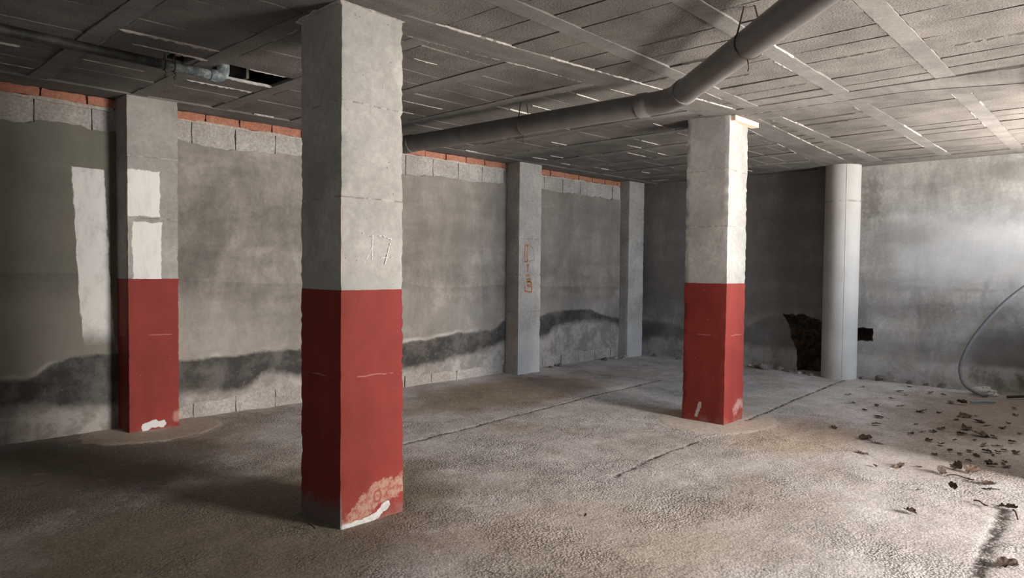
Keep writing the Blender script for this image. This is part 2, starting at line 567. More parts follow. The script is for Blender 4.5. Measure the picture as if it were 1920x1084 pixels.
def mat_red(name, extra=None, wear=0.10):
    g = G(name)
    n = g.noise(2.5, 4, 0.6)
    c = g.mix(g.ss(n, 0.3, 0.7), (0.175, 0.023, 0.0175), (0.215, 0.029, 0.022))
    c = g.mul(c, g.ss(g.noise(6, 4, 0.6, vec=g.scaled(1, 1, 0.3)), 0.3, 0.7, 0.9, 1.08))
    wv = (g.noise(7, 4, 0.6) - 0.5) * 0.03
    sc_ = g.ss(g.math('ABSOLUTE', g.z + wv - 0.80), 0.005, 0.001) * g.ss(g.noise(5, 3, 0.6, off=3), 0.48, 0.56)
    c = g.mix(sc_ * 0.55, c, (0.42, 0.22, 0.19))
    sp = g.ss(g.voro(14), 0.05, 0.03) * g.ss(g.noise(4, 2, off=8), 0.5, 0.6)
    c = g.mix(sp * 0.6, c, (0.6, 0.45, 0.4))
    wr = g.ss(g.z + (g.noise(11, 5, 0.7, off=1) - 0.5) * 0.3, wear, wear - 0.09) * 0.55
    c = g.mix(wr, c, (0.20, 0.13, 0.11))
    if extra:
        c = extra(g, c)
    return g.done(c, 0.72, g.noise(25, 4, 0.6) * 0.5 + g.noise(5, 3) * 0.6, 0.005, 0.5)


def mat_plain(name, c0, c1, rough=0.7, scale=8, metal=0.0, bump=0.2):
    g = G(name)
    g.b.inputs['Metallic'].default_value = metal
    n = g.noise(scale, 5, 0.6)
    return g.done(g.mix(g.ss(n, 0.35, 0.65), c0, c1), rough, n, 0.004, bump)


M = {}
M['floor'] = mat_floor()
M['wl'] = mat_plaster_left()
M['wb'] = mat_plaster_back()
M['wr'] = mat_plain('plain_render', (0.30, 0.28, 0.25), (0.38, 0.355, 0.32), 0.95, 2)
M['brick'] = mat_masonry('hollow_clay_brick', (0.33, 0.14, 0.088), (0.41, 0.19, 0.13))
M['block'] = mat_masonry('grey_concrete_block', (0.30, 0.28, 0.255), (0.40, 0.38, 0.35))
M['foot'] = mat_masonry('salty_concrete_block', (0.29, 0.265, 0.24), (0.40, 0.37, 0.34))
M['mortar'] = mat_masonry('mortar', (0.34, 0.30, 0.265), (0.44, 0.40, 0.36))
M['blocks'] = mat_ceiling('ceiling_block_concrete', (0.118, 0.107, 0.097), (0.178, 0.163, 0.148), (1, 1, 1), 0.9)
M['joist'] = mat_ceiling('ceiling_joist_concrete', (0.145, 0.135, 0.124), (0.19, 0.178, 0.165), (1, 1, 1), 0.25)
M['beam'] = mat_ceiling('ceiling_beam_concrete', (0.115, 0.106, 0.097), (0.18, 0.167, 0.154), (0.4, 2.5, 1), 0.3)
M['seam'] = mat_plain('pale_mortar_seam', (0.30, 0.28, 0.255), (0.43, 0.40, 0.37), 0.9, 30)
M['dark'] = mat_plain('cavity_concrete', (0.10, 0.085, 0.07), (0.16, 0.13, 0.105), 0.95, 12, bump=0.5)
M['earth'] = mat_plain('broken_wall_core', (0.045, 0.03, 0.021), (0.12, 0.082, 0.058), 0.97, 14, bump=1.0)

# ------------------------------------------------------------------ floor
def build_floor():
    x0, x1, y0, y1, st = -2.6, 9.9, -8.0, 0.03, 0.025
    xs = np.arange(x0, x1 + st, st)
    ys = np.arange(y0, y1 + st, st)
    Xg, Yg = np.meshgrid(xs, ys)
    z = 0.007 * fbm(Xg / 0.9, Yg / 0.9, 1) + 0.004 * fbm(Xg / 0.22, Yg / 0.22, 2) + 0.0022 * fbm(Xg / 0.07, Yg / 0.07, 4, 2)
    for cx, cy, rx, ry in ((5.98, -3.33, 0.62, 0.52), (2.15, -0.25, 0.55, 0.46)):
        d = np.hypot((Xg - cx) / rx, (Yg - cy) / ry) + 0.06 * fbm(Xg * 4, Yg * 4, 3)
        k = 1 - sm(0.93, 1.03, d)
        z = z * (1 - 0.8 * k) + 0.009 * k
    for pts, wd in CRACKS:
        d = np.full(Xg.shape, 9.0)
        for a, b in zip(pts[:-1], pts[1:]):
            a, b = np.array(a), np.array(b)
            t = np.clip(((Xg - a[0]) * (b - a)[0] + (Yg - a[1]) * (b - a)[1]) / ((b - a) @ (b - a)), 0, 1)
            d = np.minimum(d, np.hypot(Xg - a[0] - t * (b - a)[0], Yg - a[1] - t * (b - a)[1]))
        d = d + 0.02 * fbm(Xg / 0.12, Yg / 0.12, 5)
        z -= (0.004 + wd * 0.08) * (1 - sm(wd * 0.5, wd * 1.6, d))
    # strip of dirt between the slab edge and the back wall
    z -= 0.02 * sm(9.60, 9.63, Xg + 0.02 * fbm(Xg * 6, Yg * 6, 6)) * sm(-3.3, -3.45, Yg)
    z += 0.008 * np.exp(-((Xg - 9.59) / 0.02) ** 2) * sm(-3.3, -3.45, Yg)
    ny, nx = Xg.shape
    v = np.stack([Xg.ravel(), Yg.ravel(), z.ravel()], 1)
    i = np.arange(nx * ny).reshape(ny, nx)
    f = np.stack([i[:-1, :-1].ravel(), i[:-1, 1:].ravel(), i[1:, 1:].ravel(), i[1:, :-1].ravel()], 1)
    me = bpy.data.meshes.new('floor')
    me.vertices.add(len(v))
    me.vertices.foreach_set('co', v.ravel())
    me.loops.add(f.size)
    me.loops.foreach_set('vertex_index', f.ravel())
    me.polygons.add(len(f))
    me.polygons.foreach_set('loop_start', np.arange(0, f.size, 4))
    me.polygons.foreach_set('loop_total', np.full(len(f), 4))
    me.update(calc_edges=True)
    me.validate()
    me.polygons.foreach_set('use_smooth', np.ones(len(f), bool))
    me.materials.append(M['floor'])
    o = bpy.data.objects.new('floor', me)
    col.objects.link(o)
    return struct(o)


build_floor()


# ------------------------------------------------------------------ left wall
def strip_sheet(mb, xs, zlo, zhi, y_front, th, rows, bulge):
    """render coat: ragged top and bottom, front faces -y"""
    n = len(xs)
    vs, fs = [], []
    for j in range(rows + 1):
        for i, x in enumerate(xs):
            z = zlo[i] + (zhi[i] - zlo[i]) * j / rows
            vs.append((x, y_front + bulge(x, z), z))
    for j in range(rows):
        for i in range(n - 1):
            a = j * n + i
            fs.append((a, a + 1, a + n + 1, a + n))
    o = len(vs)
    for i, x in enumerate(xs):
        vs.append((x, y_front + th, zlo[i]))
    for i, x in enumerate(xs):
        vs.append((x, y_front + th, zhi[i]))
    for i in range(n - 1):
        fs.append((i, o + i, o + i + 1, i + 1))
        a = rows * n + i
        fs.append((a, a + 1, o + n + i + 1, o + n + i))
    mb.add(vs, fs)


def build_left():
    base = MB()
    base.box((-2.6, 0.06, -0.1), (BX + 0.3, 0.25, 3.2))
    root = struct(base.build('wall_left', M['mortar']))
    xs = np.arange(-2.6, BX + 0.02, 0.03)
    hi = np.interp(xs, [-2.6, 1.16, 1.43, 1.68, 1.84, 2.46, 2.99, 3.63, 4.93, 5.4, 6.1, 6.53, 7.3, 9.1, 9.8], [2.45, 2.45, 2.475, 2.50, 2.46, 2.485, 2.455, 2.485, 2.435, 2.45, 2.45, 2.47, 2.46, 2.47, 2.47])
    hi = hi + 0.028 * fbm(xs * 4, xs * 0 + 2.2, 2) + 0.014 * fbm(xs * 16, xs * 0 + 5, 3)
    lo = np.interp(xs, [-2.6, 1.9, 2.36, 2.6, 3.2, 3.6, 4.9, 5.7, 6.5, 7.2, 8.0, 8.8, 9.0, 9.8], [0.005, 0.005, 0.09, 0.13, 0.16, 0.17, 0.13, 0.13, 0.11, 0.14, 0.17, 0.17, 0.16, 0.16])
    lo = lo + np.where(xs > 2.2, 0.018, 0.0) * fbm(xs * 6, xs * 0 + 9, 4)
    p = MB()
    strip_sheet(p, xs, lo, hi, 0.0, 0.03, 46, lambda x, z: 0.004 * float(vn(np.array(x * 1.3), np.array(z * 1.5), 3)))
    p.build('plaster', M['wl'], root, 40)

    def course(name, mat, z0, z1, L, start, y, gap, dz, x_end=BX, x_beg=-2.6, amp=0.004, skip=()):
        m = MB()
        x = start
        while x > x_beg:
            x -= L
        k = 0
        while x < x_end:
            a, b = x + gap / 2, min(x + L - gap / 2, x_end)
            if b - a > 0.05 and k not in skip:
                yy = y + rnd.uniform(-0.004, 0.006)
                nx = max(3, int((b - a) / 0.05))
                vs, fs = [], []
                t0, t1 = z0 + rnd.uniform(-dz, dz), z1 + rnd.uniform(-dz, dz)
                for j in range(4):
                    for i in range(nx + 1):
                        e = 1.0 if (i in (0, nx) or j in (0, 3)) else 0.0
                        vs.append((a + (b - a) * i / nx + rnd.uniform(-amp, amp), yy + e * 0.006 + rnd.uniform(-0.0015, 0.0015), t0 + (t1 - t0) * j / 3 + rnd.uniform(-amp, amp)))
                w_ = nx + 1
                for j in range(3):
                    for i in range(nx):
                        q = j * w_ + i
                        fs.append((q, q + 1, q + w_ + 1, q + w_))
                ring = list(range(nx + 1)) + [w_ * j + nx for j in (1, 2)] + [3 * w_ + i for i in range(nx, -1, -1)] + [w_ * 2, w_]
                o = len(vs)
                vs += [(vs[r][0], 0.07, vs[r][2]) for r in ring]
                for i in range(len(ring)):
                    j2 = (i + 1) % len(ring)
                    fs.append((ring[i], o + i, o + j2, ring[j2]))
                m.add(vs, fs)
            x += L
            k += 1
        return m.build(name, mat, root, 50)

    course('brick_course', M['brick'], 2.672, 2.742, 0.318, 3.01, 0.008, 0.014, 0.003)
    course('block_course', M['block'], 2.425, 2.662, 0.398, 2.97, 0.014, 0.009, 0.005)
    course('footing_course', M['foot'], -0.02, 0.19, 0.398, 2.97, 0.012, 0.007, 0.006, amp=0.005)
    # uneven mortar smeared between bricks and blocks
    m = MB()
    for a, b in ((1.0, 1.95), (2.35, 6.58), (7.02, 9.12), (9.5, 9.75), (-2.6, 1.0)):
        xs = np.arange(a, b, 0.03)
        strip_sheet(m, xs, 2.648 + 0.012 * fbm(xs * 7, xs * 0 + 1, 1), 2.672 + 0.012 * fbm(xs * 7, xs * 0 + 6, 2), 0.010, 0.05, 1, lambda x, z: 0.004 * float(vn(np.array(x * 15), np.array(z * 9), 1)))
    m.build('mortar_bed', M['mortar'], root, 50)


build_left()


# ------------------------------------------------------------------ back wall with its two broken holes
def build_back():
    big = [(-2.33, 0.79), (-2.40, 0.765), (-2.46, 0.80), (-2.52, 0.775), (-2.58, 0.80), (-2.66, 0.785), (-2.74, 0.745), (-2.83, 0.73), (-2.92, 0.68), (-3.0, 0.66), (-3.10, 0.55), (-3.12, 0.2), (-3.12, -0.05),
           (-2.56, -0.05), (-2.545, 0.1), (-2.555, 0.25), (-2.53, 0.33), (-2.50, 0.40), (-2.465, 0.46), (-2.455, 0.55), (-2.42, 0.66), (-2.36, 0.74)]
    small = [(-3.26, 0.655), (-3.33, 0.645), (-3.40, 0.66), (-3.46, 0.648), (-3.515, 0.655), (-3.525, 0.60), (-3.52, 0.54), (-3.525, 0.49), (-3.46, 0.483), (-3.40, 0.49), (-3.33, 0.472), (-3.26, 0.48)]

    def rag(poly, amp=0.008):
        q = subdiv(list(poly) + [poly[0]], 0.03)[:-1]
        return [(float(a) + rnd.uniform(-amp, amp), float(b) + rnd.uniform(-amp, amp)) for a, b in q]
    big, small = rag(big), rag(small, 0.005)
    outer = [(0.25, -0.1), (0.25, 3.2), (-8.2, 3.2), (-8.2, -0.1)]
    # big runs to the floor: keep it just inside the sheet
    big = [(a, max(b, -0.09)) for a, b in big]
    loops = [outer, big, small]
    tri = tessellate_polygon([[Vector((a, b, 0)) for a, b in L] for L in loops])
    pts = [q for L in loops for q in L]
    m = MB()
    m.add([(BX, a, b) for a, b in pts], [tuple(t) for t in tri])
    bm = bmesh.new()
    me = bpy.data.meshes.new('wall_back')
    me.from_pydata(m.v, [], m.f)
    bm.from_mesh(me)
    bmesh.ops.recalc_face_normals(bm, faces=bm.faces)
    if sum(f.normal.x * f.calc_area() for f in bm.faces) > 0:
        bmesh.ops.reverse_faces(bm, faces=bm.faces)
    bm.to_mesh(me)
    bm.free()
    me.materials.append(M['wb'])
    root = bpy.data.objects.new('wall_back', me)
    col.objects.link(root)
    struct(root)
    # cavities
    for loop, depth in ((big, 0.25), (small, 0.22)):
        c = MB()
        n = len(loop)
        cy, cz = sum(a for a, _ in loop) / n, sum(b for _, b in loop) / n
        rings = [[(BX - 0.0, a, b) for a, b in loop]]
        for k, (sx, dd) in enumerate(((0.97, 0.04), (0.84, 0.6), (0.62, 0.9), (0.3, 1.0))):
            rings.append([(BX + depth * dd + rnd.uniform(-0.012, 0.012), cy + (a - cy) * sx + rnd.uniform(-0.012, 0.012), cz + (b - cz) * sx + rnd.uniform(-0.012, 0.012)) for a, b in loop])
        vs = [q for r in rings for q in r] + [(BX + depth, cy, cz)]
        fs = []
        for k in range(len(rings) - 1):
            for i in range(n):
                fs.append((k * n + i, k * n + (i + 1) % n, (k + 1) * n + (i + 1) % n, (k + 1) * n + i))
        L = (len(rings) - 1) * n
        for i in range(n):
            fs.append((L + i, L + (i + 1) % n, len(vs) - 1))
        c.add(vs, fs)
        c.build('wall_hole', M['earth'], root)
    # backing so no light leaks in
    b = MB()
    b.box((BX + 0.26, -8.2, -0.1), (BX + 0.4, 0.25, 3.2))
    b.build('wall_core', M['dark'], root)


build_back()


# ------------------------------------------------------------------ right wall: doorway and high window (out of frame)
def build_right():
    m = MB()
    y0, y1 = RY - 0.22, RY
    zt = 3.2
    ya, yb = -7.8, -7.6
    m.box((-2.6, ya, -0.1), (3.4, yb, zt))
    m.box((3.4, ya, 2.6), (5.75, yb, zt))
    m.box((5.75, ya, -0.1), (5.9, y1, zt))
    m.box((5.9, y0, -0.1), (6.4, y1, zt))
    m.box((6.4, y0, -0.1), (9.3, y1, 1.0))
    m.box((6.4, y0, 2.5), (9.3, y1, zt))
    m.box((9.3, y0, -0.1), (BX + 0.25, y1, zt))
    m.box((5.9, -11.5, -0.1), (6.1, y0, 4.0))  # unseen outside fin, added to keep doorway light out of the window
    struct(m.build('wall_right', M['wr']))
    f = MB()
    f.box((-2.8, -8.2, -0.1), (-2.6, -6.1, 3.2))
    f.box((-2.8, -3.1, -0.1), (-2.6, 0.25, 3.2))
    f.box((-2.8, -6.1, -0.1), (-2.6, -3.1, 1.5))  # gap above is invented, it lets the fill lamp in
    f.box((-2.8, -6.1, 2.5), (-2.6, -3.1, 3.2))
    struct(f.build('wall_front', M['wr']))
    # pier that carries the cross beam, standing proud of the wall
    p = MB()
    p.box((5.78, RY - 0.02, -0.1), (6.2, -5.82, H))
    o = p.build('trim_1', M['wr'])
    struct(o)


build_right()

# ------------------------------------------------------------------ ceiling
yBL = lambda x: float(np.interp(x, [-3, 2.3, 3.6, 4.7, 5.8, 6.4, 7.9, 9.45, 9.9], [-3.0, -3.06, -3.16, -3.27, -3.33, -3.345, -3.16, -2.95, -2.9]))
yBR = lambda x: float(np.interp(x, [-3, 2.1, 3.56, 4.7, 5.7, 6.2, 7.3, 9.06, 9.9], [-3.3, -3.33, -3.42, -3.53, -3.63, -3.6, -3.5, -3.36, -3.33]))
jR = [lambda x, a=a, b=b: a + b * (x - 3.0) for a, b in ((-3.855, 0.037), (-4.57, 0.034), (-5.27, 0.036), (-5.98, 0.034), (-6.7, 0.034))]
JW = 0.06
sag = lambda x, y: -0.075 * float(sm(-4.7, -5.9, y)) * float(sm(5.62, 5.75, x)) * float(sm(6.25, 6.1, x))


def build_ceiling():
    bl = MB()
    bl.box((-2.8, -8.2, 3.12), (BX + 0.4, 0.25, 3.25))
    joists, beams, seams = [], [], MB()

    def block(q, dz=None, top=0.06):
        dz = rnd.uniform(0.0, 0.009) if dz is None else dz
        tx, ty = rnd.uniform(-0.012, 0.012), rnd.uniform(-0.012, 0.012)
        cx, cy = sum(a for a, _ in q) / 4, sum(b for _, b in q) / 4
        bl.prism(ragged(q, 0.045, 0.0025), 0, H + top, lambda x, y: H + dz + tx * (x - cx) + ty * (y - cy))

    def seam(a, b, w_=0.005, h=0.005, keep=1.0):
        p = subdiv([a, b], 0.02)
        run = []
        on = True
        for i, q in enumerate(p):
            if keep < 1.0 and rnd.random() < 0.08:
                on = rnd.random() < keep
            if on:
                run.append(q)
            if (not on or i == len(p) - 1) and len(run) > 2:
                d = np.array(b, float) - np.array(a, float)
                d /= np.linalg.norm(d)
                nrm = np.array([-d[1], d[0]])
                vs, fs = [], []
                for k, r in enumerate(run):
                    e = 0.25 if k in (0, len(run) - 1) else 1.0
                    ww, hh = w_ * rnd.uniform(0.4, 1.4) * e, h * rnd.uniform(0.4, 1.5) * e
                    off = nrm * rnd.uniform(-0.002, 0.002)
                    for s_, z in ((-1, H + 0.012), (-0.7, H - hh * 0.7), (0.7, H - hh), (1, H + 0.012)):
                        c = r + off + nrm * ww * s_
                        vs.append((c[0], c[1], z))
                for k in range(len(run) - 1):
                    for t in range(3):
                        i0 = k * 4 + t
                        fs.append((i0, i0 + 4, i0 + 5, i0 + 1))
                seams.add(vs, fs)
            if not on:
                run = []

    def bar(q, z0=H, name='joist', mat='joist', zf=None):
        m = MB()
        m.prism(ragged(q, 0.05, 0.0025), z0, 3.13, zf or (lambda x, y: z0))
        joists.append((m, name, mat))

    g = 0.005
    # ---- bays by the left wall: joists run from the wall to the main beam
    jx = [-2.2 + 0.0]
    cx_ = [1.33 - 0.69 * k for k in range(5, 0, -1)] + [1.335, 2.035, 2.69, 3.42, 4.16, 4.83, 5.48, 6.16, 6.84, 7.52, 8.2, 8.88, 9.45]
    ybase = [-0.30, -0.55, -0.80, -1.07, -1.34, -1.68, -1.93, -2.19, -2.44, -2.70, -2.96, -3.2]
    for x in cx_:
        ye = yBL(x)
        bar([(x - JW, ye + 0.01), (x + JW, ye + 0.01), (x + JW, -0.285), (x - JW, -0.285)], H - 0.001)
    ed = [-2.6] + cx_ + [BX]
    for i in range(len(ed) - 1):
        a = ed[i] + (JW if i else 0) + g
        b = ed[i + 1] - (JW if i < len(ed) - 2 else 0) - g
        if b - a < 0.05:
            continue
        ye = yBL((a + b) / 2)
        sh = 0.0 if 0.6 < (a + b) / 2 < 3.0 else rnd.uniform(-0.12, 0.12)
        ys = [ybase[0]] + [q + sh for q in ybase[1:] if q + sh > ye + 0.08 and q + sh < ybase[0] - 0.08]
        for k in range(len(ys)):
            t0 = ys[k] - g
            ends = (yBL(a), yBL(b)) if k == len(ys) - 1 else (ys[k + 1], ys[k + 1])
            q = [(a, ends[0] + g), (b, ends[1] + g), (b, t0), (a, t0)]
            if 2.05 < a < 2.2 and abs(ys[k] + 1.34) < 0.01:        # the missing block
                continue
            if 1.35 < a < 1.5 and abs(ys[k] + 1.34) < 0.01:        # the broken block
                block([(a, -1.68 + g), (1.775, -1.68 + g), (1.775, t0), (a, t0)], 0.003)
                block([(1.77, -1.47), (1.93, -1.45), (b, t0), (1.77, t0)], 0.003)
                block([(1.94, -1.64), (b, -1.65), (b, -1.455), (1.925, -1.45)], 0.004)
                block([(1.77, -1.68 + g), (b, -1.68 + g), (b, -1.655), (1.78, -1.66)], 0.004)
                continue
            block(q, 0.002, 0.014) if (2.05 < a < 2.2 and abs(ys[k] + 1.07) < 0.01) else block(q)
            if rnd.random() < 0.2:
                u = rnd.uniform(0.0, 0.5)
                v = rnd.uniform(u + 0.25, 1.0) if u < 0.7 else 1.0
                seam((a + (b - a) * u, t0), (a + (b - a) * v, t0), 0.0035, 0.004)
    # ---- bays right of the main beam, before and after the cross beam
    for xa, xb, step in ((2.36, 5.66, 0.252), (6.11, 9.42, 0.252), (-2.6, 1.95, 0.252)):
        for j in jR:
            bar([(xa - 0.01, j(xa) - JW), (xb + 0.01, j(xb) - JW), (xb + 0.01, j(xb) + JW), (xa - 0.01, j(xa) + JW)], H - 0.001)
        for k in range(len(jR) + 1):
            top = yBR if k == 0 else (lambda x, j=jR[k - 1]: j(x) - JW)
            bot = (lambda x: -8.1) if k == len(jR) else (lambda x, j=jR[k]: j(x) + JW)
            x = xa
            sh = rnd.uniform(0, 0.1)
            while x < xb - 0.02:
                x2 = min(x + step + (sh if x == xa else 0), xb)
                if xb - x2 < 0.06:
                    x2 = xb
                p, q = x + g, x2 - g
                if k == len(jR):
                    block([(p, -8.0), (q, -8.0), (q, top(q) - g), (p, top(p) - g)])
                else:
                    block([(p, bot(p) + g), (q, bot(q) + g), (q, top(q) - g), (p, top(p) - g)])
                    if rnd.random() < 0.1:
                        y0, y1 = bot(q), top(q)
                        u = rnd.uniform(0, 0.4)
                        v = rnd.uniform(0.6, 1)
                        seam((x2, y0 + (y1 - y0) * u), (x2, y0 + (y1 - y0) * v), 0.004, 0.005)
                x = x2
    # ---- beams (flush with the blocks)
    def band(pts_l, pts_r, zf, name='beam', mat='beam'):
        m = MB()
        l = subdiv(pts_l, 0.06)
        r = subdiv(pts_r, 0.06)
        n = max(len(l), len(r))
        rs = lambda p: [p[int(round(i * (len(p) - 1) / (n - 1)))] for i in range(n)]
        l, r = rs(l), rs(r)
        K = 6
        vs, fs = [], []
        for i in range(n):
            for k in range(K + 1):
                t = k / K
                c = l[i] * (1 - t) + r[i] * t
                if k in (0, K):
                    c = c + np.array([rnd.uniform(-0.004, 0.004), rnd.uniform(-0.004, 0.004)])
                vs.append((c[0], c[1], zf(c[0], c[1], t)))
        w_ = K + 1
        for i in range(n - 1):
            for k in range(K):
                a = i * w_ + k
                fs.append((a, a + w_, a + w_ + 1, a + 1))
        o = len(vs)
        for i in range(n):
            vs.append((vs[i * w_][0], vs[i * w_][1], 3.13))
        for i in range(n):
            vs.append((vs[i * w_ + K][0], vs[i * w_ + K][1], 3.13))
        for i in range(n - 1):
            fs.append((i * w_, o + i, o + i + 1, (i + 1) * w_))
            fs.append((i * w_ + K, (i + 1) * w_ + K, o + n + i + 1, o + n + i))
        fs.append(tuple(range(K + 1)) + (o + n, o))
        e = (n - 1) * w_
        fs.append((e,) + (o + n - 1, o + 2 * n - 1) + tuple(e + k for k in range(K, 0, -1)))
        m.add(vs, fs)
        joists.append((m, name, mat))

    und = lambda x, y, t: H - 0.003 + 0.003 * float(vn(np.array(x * 2.5), np.array(y * 2.5), 2))
    xsb = [-2.6, 2.1, 3.56, 4.7, 5.66]
    band([(x, yBL(x)) for x in xsb], [(x, yBR(x)) for x in xsb], und)
    xsb = [6.11, 7.3, 9.06, 9.44]
    band([(x, yBL(x)) for x in xsb], [(x, yBR(x)) for x in xsb], und)
    # cross beam over the second row, two boards wide
    band([(5.66, -3.28), (5.655, -4.6), (5.66, -6.1), (5.66, -8.0)], [(5.885, -3.28), (5.90, -4.6), (5.885, -6.1), (5.885, -8.0)], lambda x, y, t: H - 0.002 + sag(x, y))
    band([(5.892, -3.28), (5.907, -4.6), (5.892, -6.1), (5.892, -8.0)], [(6.10, -3.28), (6.115, -4.6), (6.10, -6.1), (6.10, -8.0)], lambda x, y, t: H - 0.006 + sag(x, y))
    band([(1.95, -3.28), (1.95, -8.0)], [(2.355, -3.28), (2.355, -8.0)], lambda x, y, t: H - 0.004)
    # edge beams along the left and back walls
    band([(-2.6, -0.28), (BX, -0.28)], [(-2.6, 0.06), (BX, 0.06)], lambda x, y, t: H - 0.004)
    band([(9.425, -8.0), (9.425, -3.3)], [(BX + 0.02, -8.0), (BX + 0.02, -3.3)], lambda x, y, t: H - 0.004)
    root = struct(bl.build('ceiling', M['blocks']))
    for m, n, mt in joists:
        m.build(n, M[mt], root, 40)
    # ---- pale mortar lines that show along the beams and joists
    for x0, x1, st in ((2.12, 5.6, 0.9), (6.5, 9.0, 0.8)):
        x = x0
        while x < x1:
            e = min(x + 0.45, x1)
            seam((x, yBL(x)), (e, yBL(e)), 0.0035, 0.0035, 0.5 if x > 4.6 else 0.02)
            seam((x, yBR(x)), (e, yBR(e)), 0.004, 0.004, 0.55)
            x = e
    for k in range(3):
        for xa, xb in ((2.4, 5.6), (6.2, 9.3)):
            for s_ in (-1, 1):
                j = jR[k]
                seam((xa, j(xa) + s_ * JW), (xb, j(xb) + s_ * JW), 0.003, 0.0035, 0.2)
    for x in cx_[5:]:
        for s_ in (-1, 1):
            seam((x + s_ * JW, -0.4), (x + s_ * JW, yBL(x)), 0.003, 0.0035, 0.12)
    seam((5.888, -3.5), (5.895, -6.0), 0.004, 0.004, 0.5)
    # named bright ones
    seam((2.2, -3.058), (4.69, -3.27), 0.005, 0.0045, 0.98)
    seam((1.38, -1.93), (1.97, -1.93), 0.008, 0.008, 0.97)
    seam((2.24, -1.338), (2.63, -1.338), 0.008, 0.007)
    seam((2.10, -1.07), (2.6, -1.07), 0.006, 0.007)
    seam((2.0, -1.68), (1.80, -1.68), 0.007, 0.008)
    seams.build('mortar_seam', M['seam'], root)
    # torn rim and rib of the broken hollow block
    rim = MB()
    rim.box((2.40, -1.40, 2.762), (2.42, -1.345, 3.05))

    rim.build('broken_block_rib', M['dark'], root)
    cav = MB()
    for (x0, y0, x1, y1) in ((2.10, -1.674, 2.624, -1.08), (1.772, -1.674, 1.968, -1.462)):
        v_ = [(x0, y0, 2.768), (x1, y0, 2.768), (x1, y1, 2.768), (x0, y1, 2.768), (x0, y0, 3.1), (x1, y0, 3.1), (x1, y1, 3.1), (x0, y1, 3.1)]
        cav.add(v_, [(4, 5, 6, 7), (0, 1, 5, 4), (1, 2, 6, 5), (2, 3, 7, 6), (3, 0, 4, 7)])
    cav.build('shaded_cavity_liner', mat_plain('painted_cavity_shade', (0.008, 0.007, 0.006), (0.016, 0.014, 0.012), 0.98), root)  # near-black liner paints the depth shade inside the ceiling holes
    frag = MB()
    frag.prism(ragged([(1.84, -1.575), (1.872, -1.58), (1.878, -1.54), (1.845, -1.535)], 0.02, 0.003), 2.775, 2.86)
    frag.build('clay_fragment', M['brick'], root)


build_ceiling()


# ------------------------------------------------------------------ columns
def column_mesh(bot, top, z0, z1, joints, seed, chip=1.0, zstep=0.025, hstep=0.025, lip=0.0):
    """bot, top: four corners (counter-clockwise from above) of the whole column at z=0 and z=H, local coordinates"""
    bot, top = [np.array(c, float) for c in bot], [np.array(c, float) for c in top]
    nz = max(2, int((z1 - z0) / zstep))
    zs = list(np.linspace(z0, z1, nz + 1))
    for j in joints:
        if z0 + 0.02 < j < z1 - 0.02:
            zs = [z for z in zs if abs(z - j) > 0.012] + [j - 0.008, j, j + 0.008]
    zs = sorted(zs)
    params = []
    for k in range(4):
        L = np.linalg.norm(bot[(k + 1) % 4] - bot[k])
        n = max(4, int(L / hstep))
        params += [(k, i / n, L) for i in range(n)]
    vs = []
    for z in zs:
        c = [bot[k] * (1 - z / H) + top[k] * (z / H) for k in range(4)]
        cen = sum(c) / 4
        lift = sum(1 for j in joints if z > j)
        for k, t, L in params:
            q = c[k] * (1 - t) + c[(k + 1) % 4] * t
            d = (c[(k + 1) % 4] - c[k]) / np.linalg.norm(c[(k + 1) % 4] - c[k])
            nrm = np.array([d[1], -d[0]])
            e = min(t, 1 - t) * L
            s = (k * 1.7 + t * L)
            o = 0.0015 * float(vn(np.array(s * 6 + seed), np.array(z * 6), seed)) + 0.0012 * (((lift * 7 + k * 3 + seed) % 5) - 2) * 0.5
            for j in joints:
                if abs(z - j) < 0.004:
                    o += 0.003 * float(vn(np.array(s * 14), np.array(j * 10), seed + 1)) + 0.001
            q = q + nrm * o
            if e < 0.028:
                ch = chip * (0.0015 + 0.0055 * max(0.0, float(vn(np.array((k if t < 0.5 else (k + 1) % 4) * 9.3 + seed), np.array(z * 27.0), seed + 2))) ** 1.3 + 0.006 * max(0, float(vn(np.array(seed + k * 3.1), np.array(z * 49.0), seed + 3))))
                w_ = (1 - e / 0.028)
                v = cen - q
                q = q + v / np.linalg.norm(v) * ch * w_ * 1.2
            vs.append((q[0], q[1], z))
    n = len(params)
    fs = []
    for r in range(len(zs) - 1):
        for i in range(n):
            a, b = r * n + i, r * n + (i + 1) % n
            fs.append((a, b, b + n, a + n))
    fs.append(tuple(range(n))[::-1])
    fs.append(tuple((len(zs) - 1) * n + i for i in range(n)))
    m = MB()
    m.add(vs, fs)
    return m


def rect(x0, y0, x1, y1):
    return [(x0, y0), (x1, y0), (x1, y1), (x0, y1)]


def column(label, org, bot, top, joints, seed, paint=None, raw_extra=None, red_extra=None, wear=0.10, chip=1.0, c0=(0.31, 0.295, 0.27), c1=(0.385, 0.37, 0.345)):
    root = tag(empty('concrete_column', (org[0], org[1], 0)), label, 'column', 'square concrete columns')
    loc = lambda c: [(a - org[0], b - org[1]) for a, b in c]
    bot, top = loc(bot), loc(top)
    raw = mat_concrete('cast_concrete', joints, c0, c1, raw_extra)
    if paint:
        m = column_mesh(bot, top, -0.03, paint, joints, seed, chip * 0.8)
        pb = m.build('painted_base', mat_red('red_paint', red_extra, wear), root, 38)
        pb['label'] = 'dark red painted lower part'
        column_mesh(bot, top, paint - 0.001, H + 0.03, joints, seed, chip).build('shaft', raw, root, 38)['label'] = 'bare grey concrete upper part'
    else:
        column_mesh(bot, top, -0.03, H + 0.03, joints, seed, chip).build('shaft', raw, root, 38)
    return root


